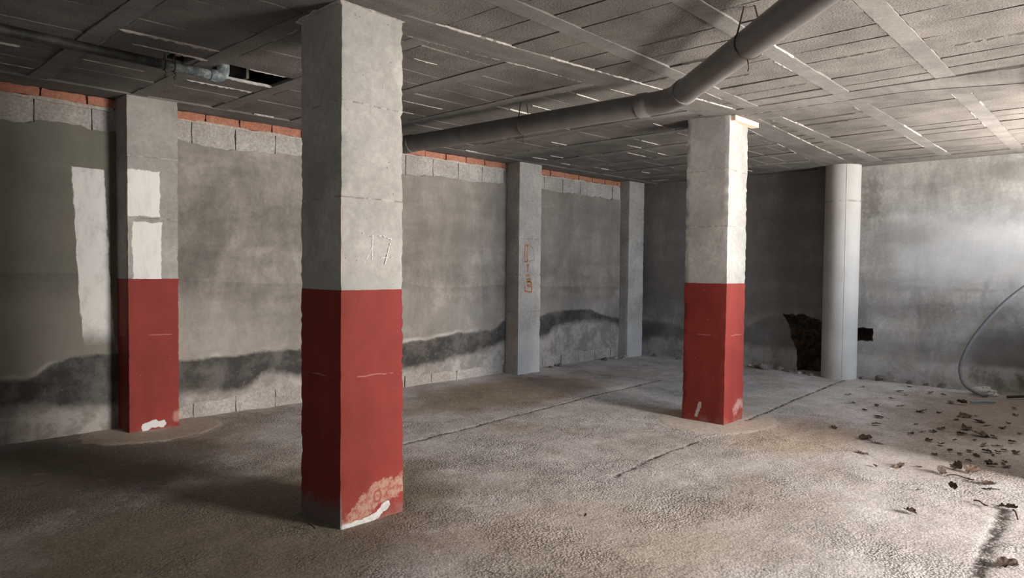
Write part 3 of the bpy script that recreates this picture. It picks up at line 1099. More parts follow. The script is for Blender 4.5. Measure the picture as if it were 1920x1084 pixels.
def strokes(name, root, mat, lines, wd, place, breaks=0.0):
    """hand-drawn strokes as thin ridges on a face; place(u, v, d) gives the point at (u, v) raised by d"""
    m = MB()
    for ln in lines:
        p = subdiv(ln, 0.006)
        for a, b in zip(p[:-1], p[1:]):
            if rnd.random() < breaks:
                continue
            d = (b - a) / (np.linalg.norm(b - a) + 1e-9)
            n = np.array([-d[1], d[0]])
            w0 = wd * rnd.uniform(0.55, 1.25) / 2
            q = [a - d * 0.001 - n * w0, b + d * 0.001 - n * w0, b + d * 0.001 + n * w0, a - d * 0.001 + n * w0]
            lo = [place(x, y, -0.001) for x, y in q]
            hi = [place(x, y, 0.0022) for x, y in q]
            m.add(lo + hi, [(0, 1, 2, 3), (4, 5, 6, 7), (0, 1, 5, 4), (1, 2, 6, 5), (2, 3, 7, 6), (3, 0, 4, 7)])
    return m.build(name, mat, root)


def patch(g, c, on, pts, r, color, k=0.9, scale=14, amp=0.5):
    d = g.path(g.x, g.z, pts) + (g.noise(scale, 5, 0.7, off=3.3) - 0.5) * r * 2 * amp
    return g.mix(g.ss(d, r * 1.08, r * 0.92) * on * k, c, color)


# --- the near column
O1 = (2.215, -3.06)


def c1_red(g, c):
    f = g.ss(g.y, -0.185, -0.192)          # the lit face
    X0 = O1[0]
    tan = g.path(g.x, g.z, [(2.10 - X0, 0.02), (2.17 - X0, 0.08), (2.24 - X0, 0.13), (2.32 - X0, 0.15), (2.44 - X0, 0.16)]) + (g.noise(13, 6, 0.75, off=6) - 0.5) * 0.16
    tm = g.ss(tan, 0.068, 0.05)
    tc = g.mix(g.ss(g.noise(30, 4, 0.7), 0.42, 0.62), (0.40, 0.27, 0.20), (0.29, 0.10, 0.075))
    c = g.mix(tm * f * 0.75, c, tc)
    ring = g.math('ABSOLUTE', g.disc(g.x, g.z, 2.262 - X0, 0.125, 0.024, 0.03) - 1.0)
    c = g.mix(g.ss(ring, 0.3, 0.12) * f * 0.8, c, (0.23, 0.045, 0.036))
    wob = (g.noise(22, 5, 0.75, off=9) - 0.5) * 0.04
    wd = g.mn(g.path(g.x, g.z, [(2.03 - X0, 0.0), (2.12 - X0, 0.006), (2.20 - X0, 0.004), (2.26 - X0, 0.02), (2.30 - X0, 0.05)]), g.seg(g.x, g.z, 2.30 - X0, 0.05, 2.325 - X0, 0.062) - 0.004) + wob
    c = g.mix(g.ss(wd, 0.022, 0.017) * f, c, g.mix(g.ss(g.noise(30, 4, 0.6), 0.4, 0.6), (0.42, 0.42, 0.40), (0.54, 0.54, 0.53)))
    c = g.mix(g.ss(g.math('ABSOLUTE', wd - 0.023), 0.003, 0.001) * f * g.ss(g.x, 0.05, 0.1) * 0.7, c, (0.05, 0.04, 0.035))
    # scuffs with dark grey showing on the shaded face
    s_ = g.ss(g.x, -0.175, -0.185)
    sc = g.ss(g.z + (g.noise(9, 5, 0.75, vec=g.scaled(1, 1, 0.3), off=12) - 0.5) * 0.34, 0.19, 0.05)
    c = g.mix(sc * s_ * 0.85, c, (0.115, 0.108, 0.098))
    return c


def c1_raw(g, c):
    # grey trowel smear just above the paint
    d = g.ss(g.z + (g.noise(10, 5, 0.7, vec=g.scaled(1.6, 1.6, 0.3), off=2) - 0.5) * 0.32, 1.37, 1.30)
    return g.mix(d * 0.5, c, (0.33, 0.325, 0.30))


C1 = column('nearest square column, bare above and red below, with 17 scratched on it', O1,
            [(2.023, -3.262), (2.440, -3.256), (2.43, -2.87), (2.012, -2.875)], [(2.012, -3.277), (2.414, -3.262), (2.42, -2.83), (2.035, -2.83)],
            (0.79, 1.262, 1.75, 2.246), 1, 1.262, c1_raw, c1_red, 0.06, 1.25)
fy = lambda z: -3.262 + (-3.270 + 3.262) * z / H - O1[1]
M['chalk'] = mat_plain('chalk', (0.62, 0.605, 0.58), (0.70, 0.685, 0.66), 0.95, 30)
s = strokes('chalk_number', C1, M['chalk'], [[(2.216, 1.559), (2.213, 1.425)], [(2.216, 1.502), (2.19, 1.45), (2.16, 1.401)], [(2.25, 1.553), (2.285, 1.555), (2.30, 1.545), (2.339, 1.540), (2.325, 1.49), (2.298, 1.402)], [(2.274, 1.436), (2.352, 1.439)]],
            0.0048, lambda u, v, d: (u - O1[0], fy(v) - 0.0012 - d * 0.2, v), 0.35)
s['label'] = 'number 17 scratched in pale chalk'
# torn mortar collar where the column meets the slab
mc = MB()
cor = [(2.0, -3.285), (2.425, -3.272), (2.43, -2.82), (2.02, -2.82)]
ring = subdiv(cor + [cor[0]], 0.012)[:-1]
vs, fs = [], []
for p_ in ring:
    dv = p_ - np.array(O1)
    dv = dv / np.linalg.norm(dv)
    left = 1.6 if p_[0] < 2.06 else 1.0
    th_ = math.atan2(dv[1], dv[0])
    o_ = (0.004 + 0.010 * max(0, float(fbm(np.array(th_ * 4), np.array(1.5), 2)))) * left
    h_ = (0.006 + 0.022 * max(0, float(fbm(np.array(th_ * 5), np.array(4.5), 3)))) * left
    a_, b_ = p_ - dv * 0.03, p_ + dv * o_
    vs += [(a_[0] - O1[0], a_[1] - O1[1], H - h_ - 0.01), (b_[0] - O1[0], b_[1] - O1[1], H - h_ * 0.6), (b_[0] + dv[0] * o_ - O1[0], b_[1] + dv[1] * o_ - O1[1], H + 0.012)]
n_ = len(ring)
for i in range(n_):
    j = (i + 1) % n_
    for t in range(2):
        fs.append((i * 3 + t, j * 3 + t, j * 3 + t + 1, i * 3 + t + 1))
mc.add(vs, fs)
mc.build('mortar_collar', M['seam'], C1)

# --- the column in the middle of the room
O2 = (5.99, -3.29)


def c2_red(g, c):
    X0, Y0 = O2
    s_ = g.ss(g.x, -0.175, -0.19)
    d = g.path(g.y, g.z, [(-3.235 - Y0, 0.06), (-3.245 - Y0, 0.10), (-3.275 - Y0, 0.175)]) + (g.noise(22, 5, 0.75, off=3) - 0.5) * 0.07
    c = g.mix(g.ss(d, 0.018, 0.012) * s_, c, (0.38, 0.35, 0.32))
    f = g.ss(g.y, -0.17, -0.19)
    d = g.path(g.x, g.z, [(6.02 - X0, 0.12), (6.12 - X0, 0.17), (6.17 - X0, 0.14)]) + (g.noise(14, 6, 0.8, off=3) - 0.5) * 0.22
    c = g.mix(g.ss(d, 0.06, 0.02) * f * 0.6, c, (0.40, 0.27, 0.25))
    return c


C2 = column('square column in mid room beneath the drain pipe, wooden board wedged at its head', O2,
            [(5.785, -3.503), (6.195, -3.485), (6.19, -3.085), (5.78, -3.085)], [(5.79, -3.505), (6.22, -3.47), (6.20, -3.10), (5.765, -3.10)],
            (0.80, 1.267, 1.776, 2.273), 2, 1.267, None, c2_red, 0.07, 1.2)

# --- pilasters on the left wall
O3 = (2.148, -0.12)


def c3_red(g, c):
    f = g.ss(g.y, -0.12, -0.135)
    X0 = O3[0]
    d = g.path(g.x, g.z, [(2.075 - X0, 0.035), (2.13 - X0, 0.06), (2.21 - X0, 0.045)]) + (g.noise(17, 5, 0.75, off=3) - 0.5) * 0.06
    c = g.mix(g.ss(d, 0.034, 0.029) * f, c, (0.56, 0.56, 0.55))
    d = g.ss(g.disc(g.x, g.z, 2.33 - X0, 0.10, 0.05, 0.07) + (g.noise(20, 4, 0.7) - 0.5), 1, 0.5)
    return g.mix(d * f * 0.5, c, (0.5, 0.3, 0.26))


def c3_raw(g, c):
    f = g.ss(g.y, -0.12, -0.135)
    X0 = O3[0]
    rg = (g.noise(14, 4, 0.7, off=2, vec=g.scaled(1, 1, 0.25)) - 0.5) * 0.06 + (g.noise(40, 4, 0.75, vec=g.scaled(1, 1, 0.4)) - 0.5) * 0.035
    b1 = g.box(g.x + rg, g.z + rg * 0.8, 1.94 - X0, 2.195 - X0, 1.775, 2.15)
    b2 = g.box(g.x + rg, g.z + rg * 0.8, 1.985 - X0, 2.205 - X0, 1.262, 1.728)
    m = g.ss(g.mn(b1, b2), 0.003, -0.003) * f
    k = g.ss(g.noise(6, 5, 0.7, vec=g.scaled(2, 2, 0.6)), 0.25, 0.6, 0.7, 1.0)
    return g.mix(m * k, c, (0.66, 0.655, 0.62))


b3 = [(1.952, -0.262), (2.346, -0.262), (2.346, 0.03), (1.952, 0.03)]
t3 = [(1.945, -0.262), (2.338, -0.27), (2.338, 0.03), (1.945, 0.03)]
C3 = column('red based wall pilaster beside the whitewash patch, whitewashed on its upper face', O3, b3, t3, (0.80, 1.265, 1.762, 2.262), 3, 1.265, c3_raw, c3_red, 0.04, 0.8, (0.26, 0.247, 0.225), (0.34, 0.325, 0.30))
O4 = (6.80, -0.10)


def low_salt(g, c):
    m = g.ss(g.z + (g.noise(5, 5, 0.7, off=6) - 0.5) * 0.5, 0.72, 0.35)
    c = g.mix(m * 0.4, c, (0.56, 0.555, 0.55))
    d = g.ss(g.noise(6, 5, 0.75, off=23), 0.55, 0.7) * g.ss(g.z, 0.5, 0.1)
    return g.mix(d * 0.6, c, (0.2, 0.195, 0.19))


C4 = column('bare grey wall pilaster with orange painted letters half way up', O4, rect(6.587, -0.225, 7.014, 0.03), rect(6.587, -0.225, 7.014, 0.03), (0.818, 1.299, 1.764, 2.256), 4, None, low_salt, None, 0, 0.9, (0.36, 0.345, 0.32), (0.46, 0.44, 0.41))
C5 = column('plain grey pilaster standing in the far corner of the room', (9.335, -0.07), rect(9.129, -0.165, 9.542, 0.03), rect(9.129, -0.165, 9.542, 0.03), (0.842, 1.35, 1.794, 2.27), 5, None, low_salt, None, 0, 0.9, (0.30, 0.29, 0.27), (0.42, 0.405, 0.385))
M['orange'] = mat_plain('orange_paint', (0.62, 0.26, 0.10), (0.58, 0.31, 0.18), 0.9, 20)
s = strokes('orange_marking', C4, M['orange'], [
    [(6.698, 1.667), (6.699, 1.56), (6.702, 1.465)], [(6.738, 1.675), (6.745, 1.56), (6.748, 1.468)], [(6.685, 1.672), (6.73, 1.682), (6.782, 1.685)], [(6.70, 1.466), (6.75, 1.462)],
    [(6.757, 1.424), (6.759, 1.332)], [(6.73, 1.424), (6.785, 1.426)], [(6.725, 1.28), (6.765, 1.29), (6.801, 1.28)],
    [(6.746, 1.242), (6.748, 1.157), (6.835, 1.166), (6.83, 1.20), (6.76, 1.205), (6.82, 1.22), (6.818, 1.243), (6.746, 1.242)],
    [(6.707, 1.146), (6.708, 1.083), (6.77, 1.075), (6.832, 1.069), (6.845, 1.12), (6.83, 1.147), (6.76, 1.14)]],
    0.021, lambda u, v, d: (u - O4[0], -0.2255 - d - O4[1], v), 0.10)
s['label'] = 'letters brushed in orange paint'
s = strokes('faded_marking', C4, mat_plain('faded_orange_paint', (0.46, 0.35, 0.27), (0.45, 0.38, 0.31), 0.9, 20), [[(6.864, 1.64), (6.870, 1.56), (6.881, 1.49), (6.79, 1.47)], [(6.80, 1.68), (6.862, 1.64)]],
            0.016, lambda u, v, d: (u - O4[0], -0.2255 - d * 0.7 - O4[1], v), 0.3)

# --- round column
OR_ = (9.57, -3.175)
g = G('round_cast_concrete')
n1 = g.noise(2.0, 5, 0.6)
c_ = g.mix(g.ss(n1, 0.3, 0.7), (0.46, 0.445, 0.425), (0.54, 0.53, 0.51))
pin = g.ss(g.voro(16), 0.11, 0.06) * g.ss(g.noise(3, 2, 0.6, off=3), 0.5, 0.6) * g.ss(g.z, 1.6, 0.6)
c_ = g.mix(pin * 0.7, c_, (0.13, 0.12, 0.115))
top_ = g.ss(g.z + (g.noise(3, 4, 0.6) - 0.5) * 0.5, 1.5, 2.0)  # warm bounce light on the upper half, painted into the concrete
c_ = g.mix(top_ * 0.35, c_, (0.42, 0.38, 0.33))
jm = g.ss(g.math('ABSOLUTE', g.z + (g.noise(12, 4, 0.7) - 0.5) * 0.06 - 2.28), 0.02, 0.004) * g.ss(g.noise(5, 3, 0.6, off=2), 0.45, 0.6)
c_ = g.mix(jm * 0.6, c_, (0.22, 0.18, 0.14))
M['round'] = g.done(c_, 0.85, g.noise(12, 4, 0.6) * 0.5 - pin * 0.6, 0.005, 0.5)
RC = tag(empty('round_column', (OR_[0], OR_[1], 0)), 'round concrete column between the two holes in the back wall', 'column')
mr = MB()
R_ = 0.212
sa = math.radians(210)                   # where the seam of the form runs
nn = 72
zs = list(np.linspace(-0.06, H + 0.03, 60))
vs, fs = [], []
for z in zs:
    for k in range(nn):
        a = 2 * math.pi * k / nn
        rr = R_ + 0.0012 * float(vn(np.array(k * 0.25), np.array(z * 4), 2)) - 0.004 * max(0.0, 1 - z / 0.06) * 0
        vs.append((rr * math.cos(a), rr * math.sin(a), z))
for r in range(len(zs) - 1):
    for k in range(nn):
        fs.append((r * nn + k, r * nn + (k + 1) % nn, (r + 1) * nn + (k + 1) % nn, (r + 1) * nn + k))
fs.append(tuple(range(nn))[::-1])
fs.append(tuple((len(zs) - 1) * nn + k for k in range(nn)))
mr.add(vs, fs)
mr.build('shaft', M['round'], RC, 40)
ms = MB()
for i in range(40):
    z0, z1 = 0.0 + i * 2.74 / 40, 0.0 + (i + 1) * 2.74 / 40
    wd = 0.012 + rnd.uniform(-0.002, 0.002)
    q = []
    for z in (z0, z1):
        for da, dr in ((-wd, -0.002), (-wd * 0.3, 0.004), (wd * 0.3, 0.004), (wd, -0.002)):
            a = sa + da / R_ * 0.7
            q.append(((R_ + dr) * math.cos(a), (R_ + dr) * math.sin(a), z))
    ms.add(q, [(t, t + 1, t + 5, t + 4) for t in range(3)])
ms.build('form_seam', M['round'], RC)

# --- wooden board wedged on the head of the middle column
g = G('raw_timber')
gr = g.noise(9, 5, 0.6, vec=g.scaled(0.8, 8, 8))
M['wood'] = g.done(g.mix(g.ss(gr, 0.35, 0.65), (0.52, 0.42, 0.30), (0.66, 0.57, 0.44)), 0.8, gr, 0.003, 0.4)
wb = MB()
wb.box((5.81, -3.545, H - 0.05), (6.27, -3.478, H - 0.006))
o = wb.build('timber_board', M['wood'], None)
tag(o, 'pale wooden board jammed under the ceiling on the mid room column', 'board')

# ------------------------------------------------------------------ drain pipe
g = G('grey_plastic_pipe')
n1 = g.noise(6, 4, 0.6)
M['pipe'] = g.done(g.mix(g.ss(n1, 0.35, 0.7), (0.135, 0.125, 0.118), (0.17, 0.16, 0.152)), 0.42, n1, 0.002, 0.1)
M['wire'] = mat_plain('rusty_wire', (0.035, 0.027, 0.023), (0.06, 0.04, 0.03), 0.8, 20)
ZP = 2.57
RP = 0.08
pA, pB, pC = Vector((4.185, -0.02, ZP)), Vector((4.35, -3.80, ZP)), Vector((2.55, -5.87, ZP))
DP = tag(empty('drain_pipe', (4.35, -3.85, ZP)), 'big grey plastic drain pipe hung below the ceiling, bending at an elbow', 'pipe')
oP = DP.location[:]
dirA, dirC = (pA - pB).normalized(), (pC - pB).normalized()


def tube_part(name, pts, rad, mat, parent, org, n=28, smooth=35):
    m = MB()
    m.tube(pts, rad, n)
    return m.build(name, mat, parent, smooth, org)


bend = 0.17
eA, eC = pB + dirA * bend, pB + dirC * bend
arc = []
for i in range(13):
    t = i / 12
    arc.append(eA * (1 - t) ** 2 + pB * 2 * t * (1 - t) + eC * t ** 2)
tube_part('pipe_run', [pA, eA + dirA * 0.02], RP, M['pipe'], DP, oP, 40)
tube_part('pipe_run', [eC + dirC * 0.02, pC], RP, M['pipe'], DP, oP, 40)
el = [eA + dirA * 0.10, eA + dirA * 0.095, eA + dirA * 0.03, eA + dirA * 0.02] + arc + [eC + dirC * 0.02, eC + dirC * 0.03, eC + dirC * 0.095, eC + dirC * 0.10]
tube_part('elbow', el, [RP + 0.004, RP + 0.008, RP + 0.008, RP + 0.003] + [RP + 0.002] * 13 + [RP + 0.003, RP + 0.008, RP + 0.008, RP + 0.004], M['pipe'], DP, oP, 40)
k1 = pB + dirA * 2.83
tube_part('coupling', [k1 - dirA * 0.06, k1 - dirA * 0.055, k1 + dirA * 0.055, k1 + dirA * 0.06], [RP + 0.002, RP + 0.007, RP + 0.007, RP + 0.002], M['pipe'], DP, oP, 40)


def loop_wire(c, ax, rad, ztop, thick=0.004, tail=0.05, spread=0.03):
    """wire slung round a pipe and up into the slab"""
    side = ax.cross(Vector((0, 0, 1))).normalized()
    upv = Vector((0, 0, 1))
    m = MB()
    pts = [c + side * spread + upv * (ztop - c.z)]
    for i in range(17):
        a = math.radians(35 - i * 250 / 16)
        pts.append(c + (side * math.cos(a) + upv * math.sin(a)) * (rad + thick * 0.5))
    pts.append(c - side * spread * 0.4 + ax * 0.02 + upv * (ztop - c.z))
    m.tube(pts, thick, 8)
    lowp = c - upv * (rad + thick) + side * 0.01
    m.tube([lowp, lowp - upv * tail * 0.4 + ax * 0.012, lowp - upv * tail * 0.75 - side * 0.008, lowp - upv * tail + ax * 0.008], thick * 0.8, 6)
    return m


w1 = pB + dirA * 1.37
loop_wire(w1, dirA, RP, H + 0.02, 0.0042, 0.07).build('hanger_wire', M['wire'], DP, 40, oP)
w2 = pB + dirC * 1.27
loop_wire(w2, dirC, RP, H + 0.02, 0.0048, 0.06).build('hanger_wire', M['wire'], DP, 40, oP)

# ------------------------------------------------------------------ old small pipe at the left
g = G('stained_metal_pipe')
n1 = g.noise(7, 5, 0.7)
ch = g.mix(g.ss(n1, 0.4, 0.6), (0.018, 0.018, 0.017), (0.045, 0.044, 0.042))
gn = g.mix(g.ss(g.noise(16, 5, 0.7, off=3), 0.42, 0.6), (0.11, 0.14, 0.145), (0.30, 0.34, 0.34))
ch = g.mix(g.ss(g.x + (n1 - 0.5) * 0.25, -0.42, -0.25), ch, gn)
M['oldpipe'] = g.done(ch, 0.6, n1, 0.004, 0.4)
SPY = lambda x: -1.665 + (x - 0.85) * (-1.61 + 1.665) / 1.25
SPo = (2.10, -1.61, 2.677)
SP = tag(empty('supply_pipe', SPo), 'thin dark stained pipe under the ceiling ending in the broken block', 'pipe')
q0, q1 = Vector((-2.58, SPY(-2.58), 2.677)), Vector((2.085, SPY(2.085), 2.677))
tube_part('pipe_run', [q0, q1], 0.031, M['oldpipe'], SP, SPo, 20)
ea = [q1 - Vector((0.045, 0, 0)), q1 - Vector((0.04, 0, 0))] + [Vector((2.085 + 0.05 * math.sin(a), SPY(2.085), 2.677 + 0.05 * (1 - math.cos(a)))) for a in np.linspace(0, math.pi / 2, 8)] + [Vector((2.135, SPY(2.085), 2.86))]
tube_part('elbow', ea, [0.031, 0.039] + [0.041] * 8 + [0.039], M['oldpipe'], SP, SPo, 20)['label'] = 'whitish crusted elbow'
for xx in (1.74, 1.80):
    yy = SPY(xx)
    loop_wire(Vector((xx, yy, 2.677)), Vector((1, 0.044, 0)).normalized(), 0.031, H + 0.03, 0.0035, 0.05, 0.02).build('hanger_wire', M['wire'], SP, 40, SPo)

# ------------------------------------------------------------------ conduit by the back wall
g = G('grey_conduit')
st = g.noise(20, 3, 0.6)
M['conduit'] = g.done(g.mix(st, (0.13, 0.135, 0.15), (0.21, 0.215, 0.23)), 0.45, st, 0.002, 0.2)


def smooth_path(p, n=10):
    p = [np.array(q, float) for q in p]
    p = [2 * p[0] - p[1]] + p + [2 * p[-1] - p[-2]]
    out = []
    for i in range(1, len(p) - 2):
        for t in np.linspace(0, 1, n, endpoint=False):
            a, b, c, d = p[i - 1], p[i], p[i + 1], p[i + 2]
            out.append(0.5 * (2 * b + (c - a) * t + (2 * a - 5 * b + 4 * c - d) * t * t + (3 * b - a - 3 * c + d) * t ** 3))
    out.append(p[-2])
    return out


m = MB()
cp = [(9.45, -6.15, 1.75), (9.42, -5.75, 1.60), (9.36, -5.38, 1.41), (9.32, -5.10, 1.18), (9.30, -4.885, 0.925), (9.30, -4.69, 0.61), (9.30, -4.60, 0.36), (9.30, -4.60, 0.22), (9.29, -4.655, 0.105), (9.27, -4.80, 0.03), (9.26, -4.87, 0.028)]
m.tube(smooth_path(cp), 0.019, 14)
o = m.build('cable_conduit', M['conduit'], None, 45)
tag(o, 'grey flexible conduit curving down the back wall to the floor', 'conduit')
m = MB()
m.tube(smooth_path([(9.36, -5.03, 0.02), (9.40, -5.10, 0.028), (9.52, -5.25, 0.035), (9.55, -5.5, 0.03)]), 0.015, 12)
o = m.build('conduit_offcut', mat_plain('black_conduit', (0.02, 0.02, 0.02), (0.04, 0.038, 0.036), 0.5), None, 45)
tag(o, 'short black piece of conduit on the floor by the back wall', 'conduit')
m = MB()
m.tube([(8.72, -4.815, 0.02), (8.80, -4.90, 0.022), (8.90, -5.0, 0.02)], 0.0115, 12)
o = m.build('plastic_tube', mat_plain('blue_plastic', (0.16, 0.24, 0.32), (0.20, 0.29, 0.37), 0.45), None, 45)
tag(o, 'short bluish plastic tube among the leaves on the floor', 'tube')

# ------------------------------------------------------------------ crumpled clear bag at the conduit's end
g = G('clear_plastic')
n1 = g.noise(30, 4, 0.6)
g.b.inputs['Transmission Weight'].default_value = 0.35
M['bag'] = g.done(g.mix(n1, (0.55, 0.55, 0.54), (0.75, 0.75, 0.74)), 0.3, n1, 0.01, 0.6)
bm = bmesh.new()
bmesh.ops.create_icosphere(bm, subdivisions=4, radius=1.0)
for v in bm.verts:
    p = v.co.copy()
    f_ = 1 + 0.35 * float(fbm(np.array(p.x * 2.2 + 5), np.array(p.y * 2.2 + p.z * 3), 2)) + 0.12 * float(vn(np.array(p.x * 9), np.array(p.z * 9 + p.y * 6), 1))
    v.co = Vector((p.x * 0.07 * f_, p.y * 0.13 * f_, max(-0.045, p.z * 0.055 * f_)))
me = bpy.data.meshes.new('plastic_bag')
bm.to_mesh(me)
bm.free()
me.materials.append(M['bag'])
o = bpy.data.objects.new('plastic_bag', me)
o.location = (9.42, -4.80, 0.045)
col.objects.link(o)
tag(o, 'crumpled clear plastic bag lying at the end of the conduit', 'bag')

# ------------------------------------------------------------------ rubble along the walls
M['stone'] = mat_masonry('rubble', (0.13, 0.115, 0.10), (0.24, 0.215, 0.19), 0.8)
M['stone2'] = mat_masonry('pale_rubble', (0.33, 0.30, 0.275), (0.45, 0.42, 0.39), 0.8)


def rock(name, loc, r, mat, sq=0.7):
    bm = bmesh.new()
    bmesh.ops.create_icosphere(bm, subdivisions=3, radius=1.0)
    s1 = rnd.uniform(0, 90)
    ax, ay = rnd.uniform(0.8, 1.3), rnd.uniform(0.7, 1.1)
    for v in bm.verts:
        p = v.co.copy()
        f_ = 1 + 0.45 * float(vn(np.array(p.x * 1.4 + s1), np.array(p.y * 1.4 + p.z * 1.9), 3)) + 0.18 * float(vn(np.array(p.x * 4 + s1), np.array(p.y * 4 - p.z * 4), 5))
        v.co = Vector((p.x * r * ax * f_, p.y * r * ay * f_, max(-r * 0.45, p.z * r * sq * f_)))
    me = bpy.data.meshes.new(name)
    bm.to_mesh(me)
    bm.free()
    me.materials.append(mat)
    o = bpy.data.objects.new(name, me)
    o.location = (loc[0], loc[1], r * 0.42 + (loc[2] if len(loc) > 2 else 0))
    o.rotation_euler.z = rnd.uniform(0, 6.28)
    col.objects.link(o)
    return o


ROCKS = [((9.60, -2.20), 0.085, 0, 'largest dark lump of rubble at the back wall beside the mid column'),
         ((9.655, -2.36), 0.05, 1, 'pale chunk leaning on the largest dark lump by the back wall'),
         ((9.64, -2.03), 0.04, 0, 'small dark stone just short of the largest lump by the back wall'),
         ((9.66, -1.92), 0.035, 1, 'tiny pale stone at the back wall where the mid column hides the wall'),
         ((9.56, -2.56), 0.05, 0, 'brown stone at the near edge of the big wall hole'),
         ((9.45, -2.70), 0.035, 1, 'pale pebble in front of the big hole in the back wall'),
         ((9.50, -2.79), 0.045, 0, 'dark clod lying in the mouth of the big wall hole'),
         ((9.40, -2.88), 0.03, 0, 'small clod tight against the round column on its hole side'),
         ((9.60, -3.46), 0.035, 0, 'small clod beside the round column under the little hole'),
         ((9.65, -3.66), 0.06, 0, 'dark clod on the dirt strip beyond the round column'),
         ((9.68, -3.81), 0.03, 1, 'pale crumb next to the dark clod on the dirt strip'),
         ((9.68, -3.98), 0.035, 0, 'dark stone on the dirt strip between round column and conduit'),
         ((9.68, -4.33), 0.045, 0, 'flat dark stone below the conduit bend by the back wall'),
         ((9.69, -4.16), 0.03, 0, 'small dark stone just before the flat one under the conduit'),
         ((9.02, -0.20), 0.055, 1, 'pale broken block piece at the foot of the corner pilaster'),
         ((8.90, -0.11), 0.04, 1, 'small pale rubble piece against the wall near the corner pilaster'),
         ((9.62, -0.35), 0.04, 0, 'dark rubble lump on the floor in the far corner'),
         ((9.60, -0.80), 0.035, 0, 'little dark stone along the back wall past the corner'),
         ((8.62, -0.10), 0.04, 0, 'dark crumb in the broken footing near the corner pilaster'),
         ((7.62, -0.07), 0.035, 0, 'dark crumb in the first broken footing after the orange lettered pilaster'),
         ((7.38, -0.10), 0.03, 0, 'dark crumb at the foot of the orange lettered pilaster')]
for loc, r, k, lab in ROCKS:
    tag(rock('rubble_chunk', loc, r, M['stone2' if k else 'stone']), lab, 'rubble', 'rubble along the walls')

# ------------------------------------------------------------------ dry leaves and twigs
def leaf_mesh(kind):
    rr = random.Random(kind * 17 + 3)
    m = MB()
    nA, nR = 40, 5
    lobes = (5, 3, 5, 1)[kind]
    vs = [(0, 0, 0)]
    ax, bx = rr.uniform(2.5, 6.5), rr.uniform(1.0, 4.0)
    tw = rr.uniform(-2, 2)
    for j in range(1, nR + 1):
        for i in range(nA):
            a = 2 * math.pi * i / nA
            if lobes > 1:
                r = 0.5 * (0.78 + 0.22 * abs(math.cos(lobes * a / 2)) ** 0.8) * (0.85 + 0.25 * math.cos(a)) + 0.02 * math.cos(11 * a)
            else:
                r = 0.5 / math.sqrt(math.cos(a) ** 2 + (math.sin(a) / 0.42) ** 2)
            x, y = r * math.cos(a) * j / nR, r * math.sin(a) * j / nR
            z = ax * 0.28 * y * y + bx * 0.16 * x * x + tw * 0.2 * x * y + 0.06 * math.sin(9 * a) * (j / nR) ** 2 + 0.05 * math.sin(3 * a + kind) * j / nR
            vs.append((x, y, z))
    fs = [(0, 1 + i, 1 + (i + 1) % nA) for i in range(nA)]
    for j in range(nR - 1):
        for i in range(nA):
            a, b = 1 + j * nA + i, 1 + j * nA + (i + 1) % nA
            fs.append((a, a + nA, b + nA, b))
    zmin = min(v[2] for v in vs)
    vs = [(x, y, z - zmin) for x, y, z in vs]
    m.add(vs, fs)
    # stalk
    m.tube([(-0.40, 0, vs[0][2] + 0.02), (-0.6, 0.03, vs[0][2] * 0.6), (-0.78, 0.10, 0.02)], 0.012, 5)
    return m


g = G('dry_leaf')
n1 = g.noise(4, 4, 0.6)
M['leaf0'] = g.done(g.mix(g.ss(n1, 0.35, 0.65), (0.065, 0.043, 0.031), (0.13, 0.09, 0.064)), 0.75, n1, 0.02, 0.5)
g = G('dry_leaf_dark')
n1 = g.noise(4, 4, 0.6)
M['leaf1'] = g.done(g.mix(g.ss(n1, 0.35, 0.65), (0.045, 0.032, 0.025), (0.09, 0.062, 0.047)), 0.75, n1, 0.02, 0.5)
g = G('dry_leaf_tan')
n1 = g.noise(4, 4, 0.6)
M['leaf2'] = g.done(g.mix(g.ss(n1, 0.35, 0.65), (0.22, 0.165, 0.12), (0.31, 0.24, 0.18)), 0.75, n1, 0.02, 0.5)
LM = {}
for k in range(4):
    for c in range(3):
        o = leaf_mesh(k).build('dry_leaf', M['leaf%d' % c], None, 60)
        LM[k, c] = o.data
        bpy.data.objects.remove(o)

camv = Vector((0, -6.4425, 1.3907))


def floor_at(px, py):
    d = fw + r2 * ((px - 960) / F_PX) - u2 * ((py - 542) / F_PX)
    t = -camv.z / d.z
    p = camv + d * t
    return p.x, p.y


def leaf(px, py, size, kind, c, lab, grp, lift=0.0):
    x, y = floor_at(px, py)
    o = bpy.data.objects.new('dry_leaf', LM[kind, c])
    o.location = (x, y, 0.006)
    o.scale = (size * 0.95, size * 0.7, size * 0.55)
    o.rotation_euler = (rnd.uniform(-0.25, 0.25) + lift, rnd.uniform(-0.2, 0.2), rnd.uniform(0, 6.28))
    col.objects.link(o)
    tag(o, lab, 'leaf', grp)
    if lift:
        o.location.z += size * 0.3 * abs(math.sin(lift))
    return o


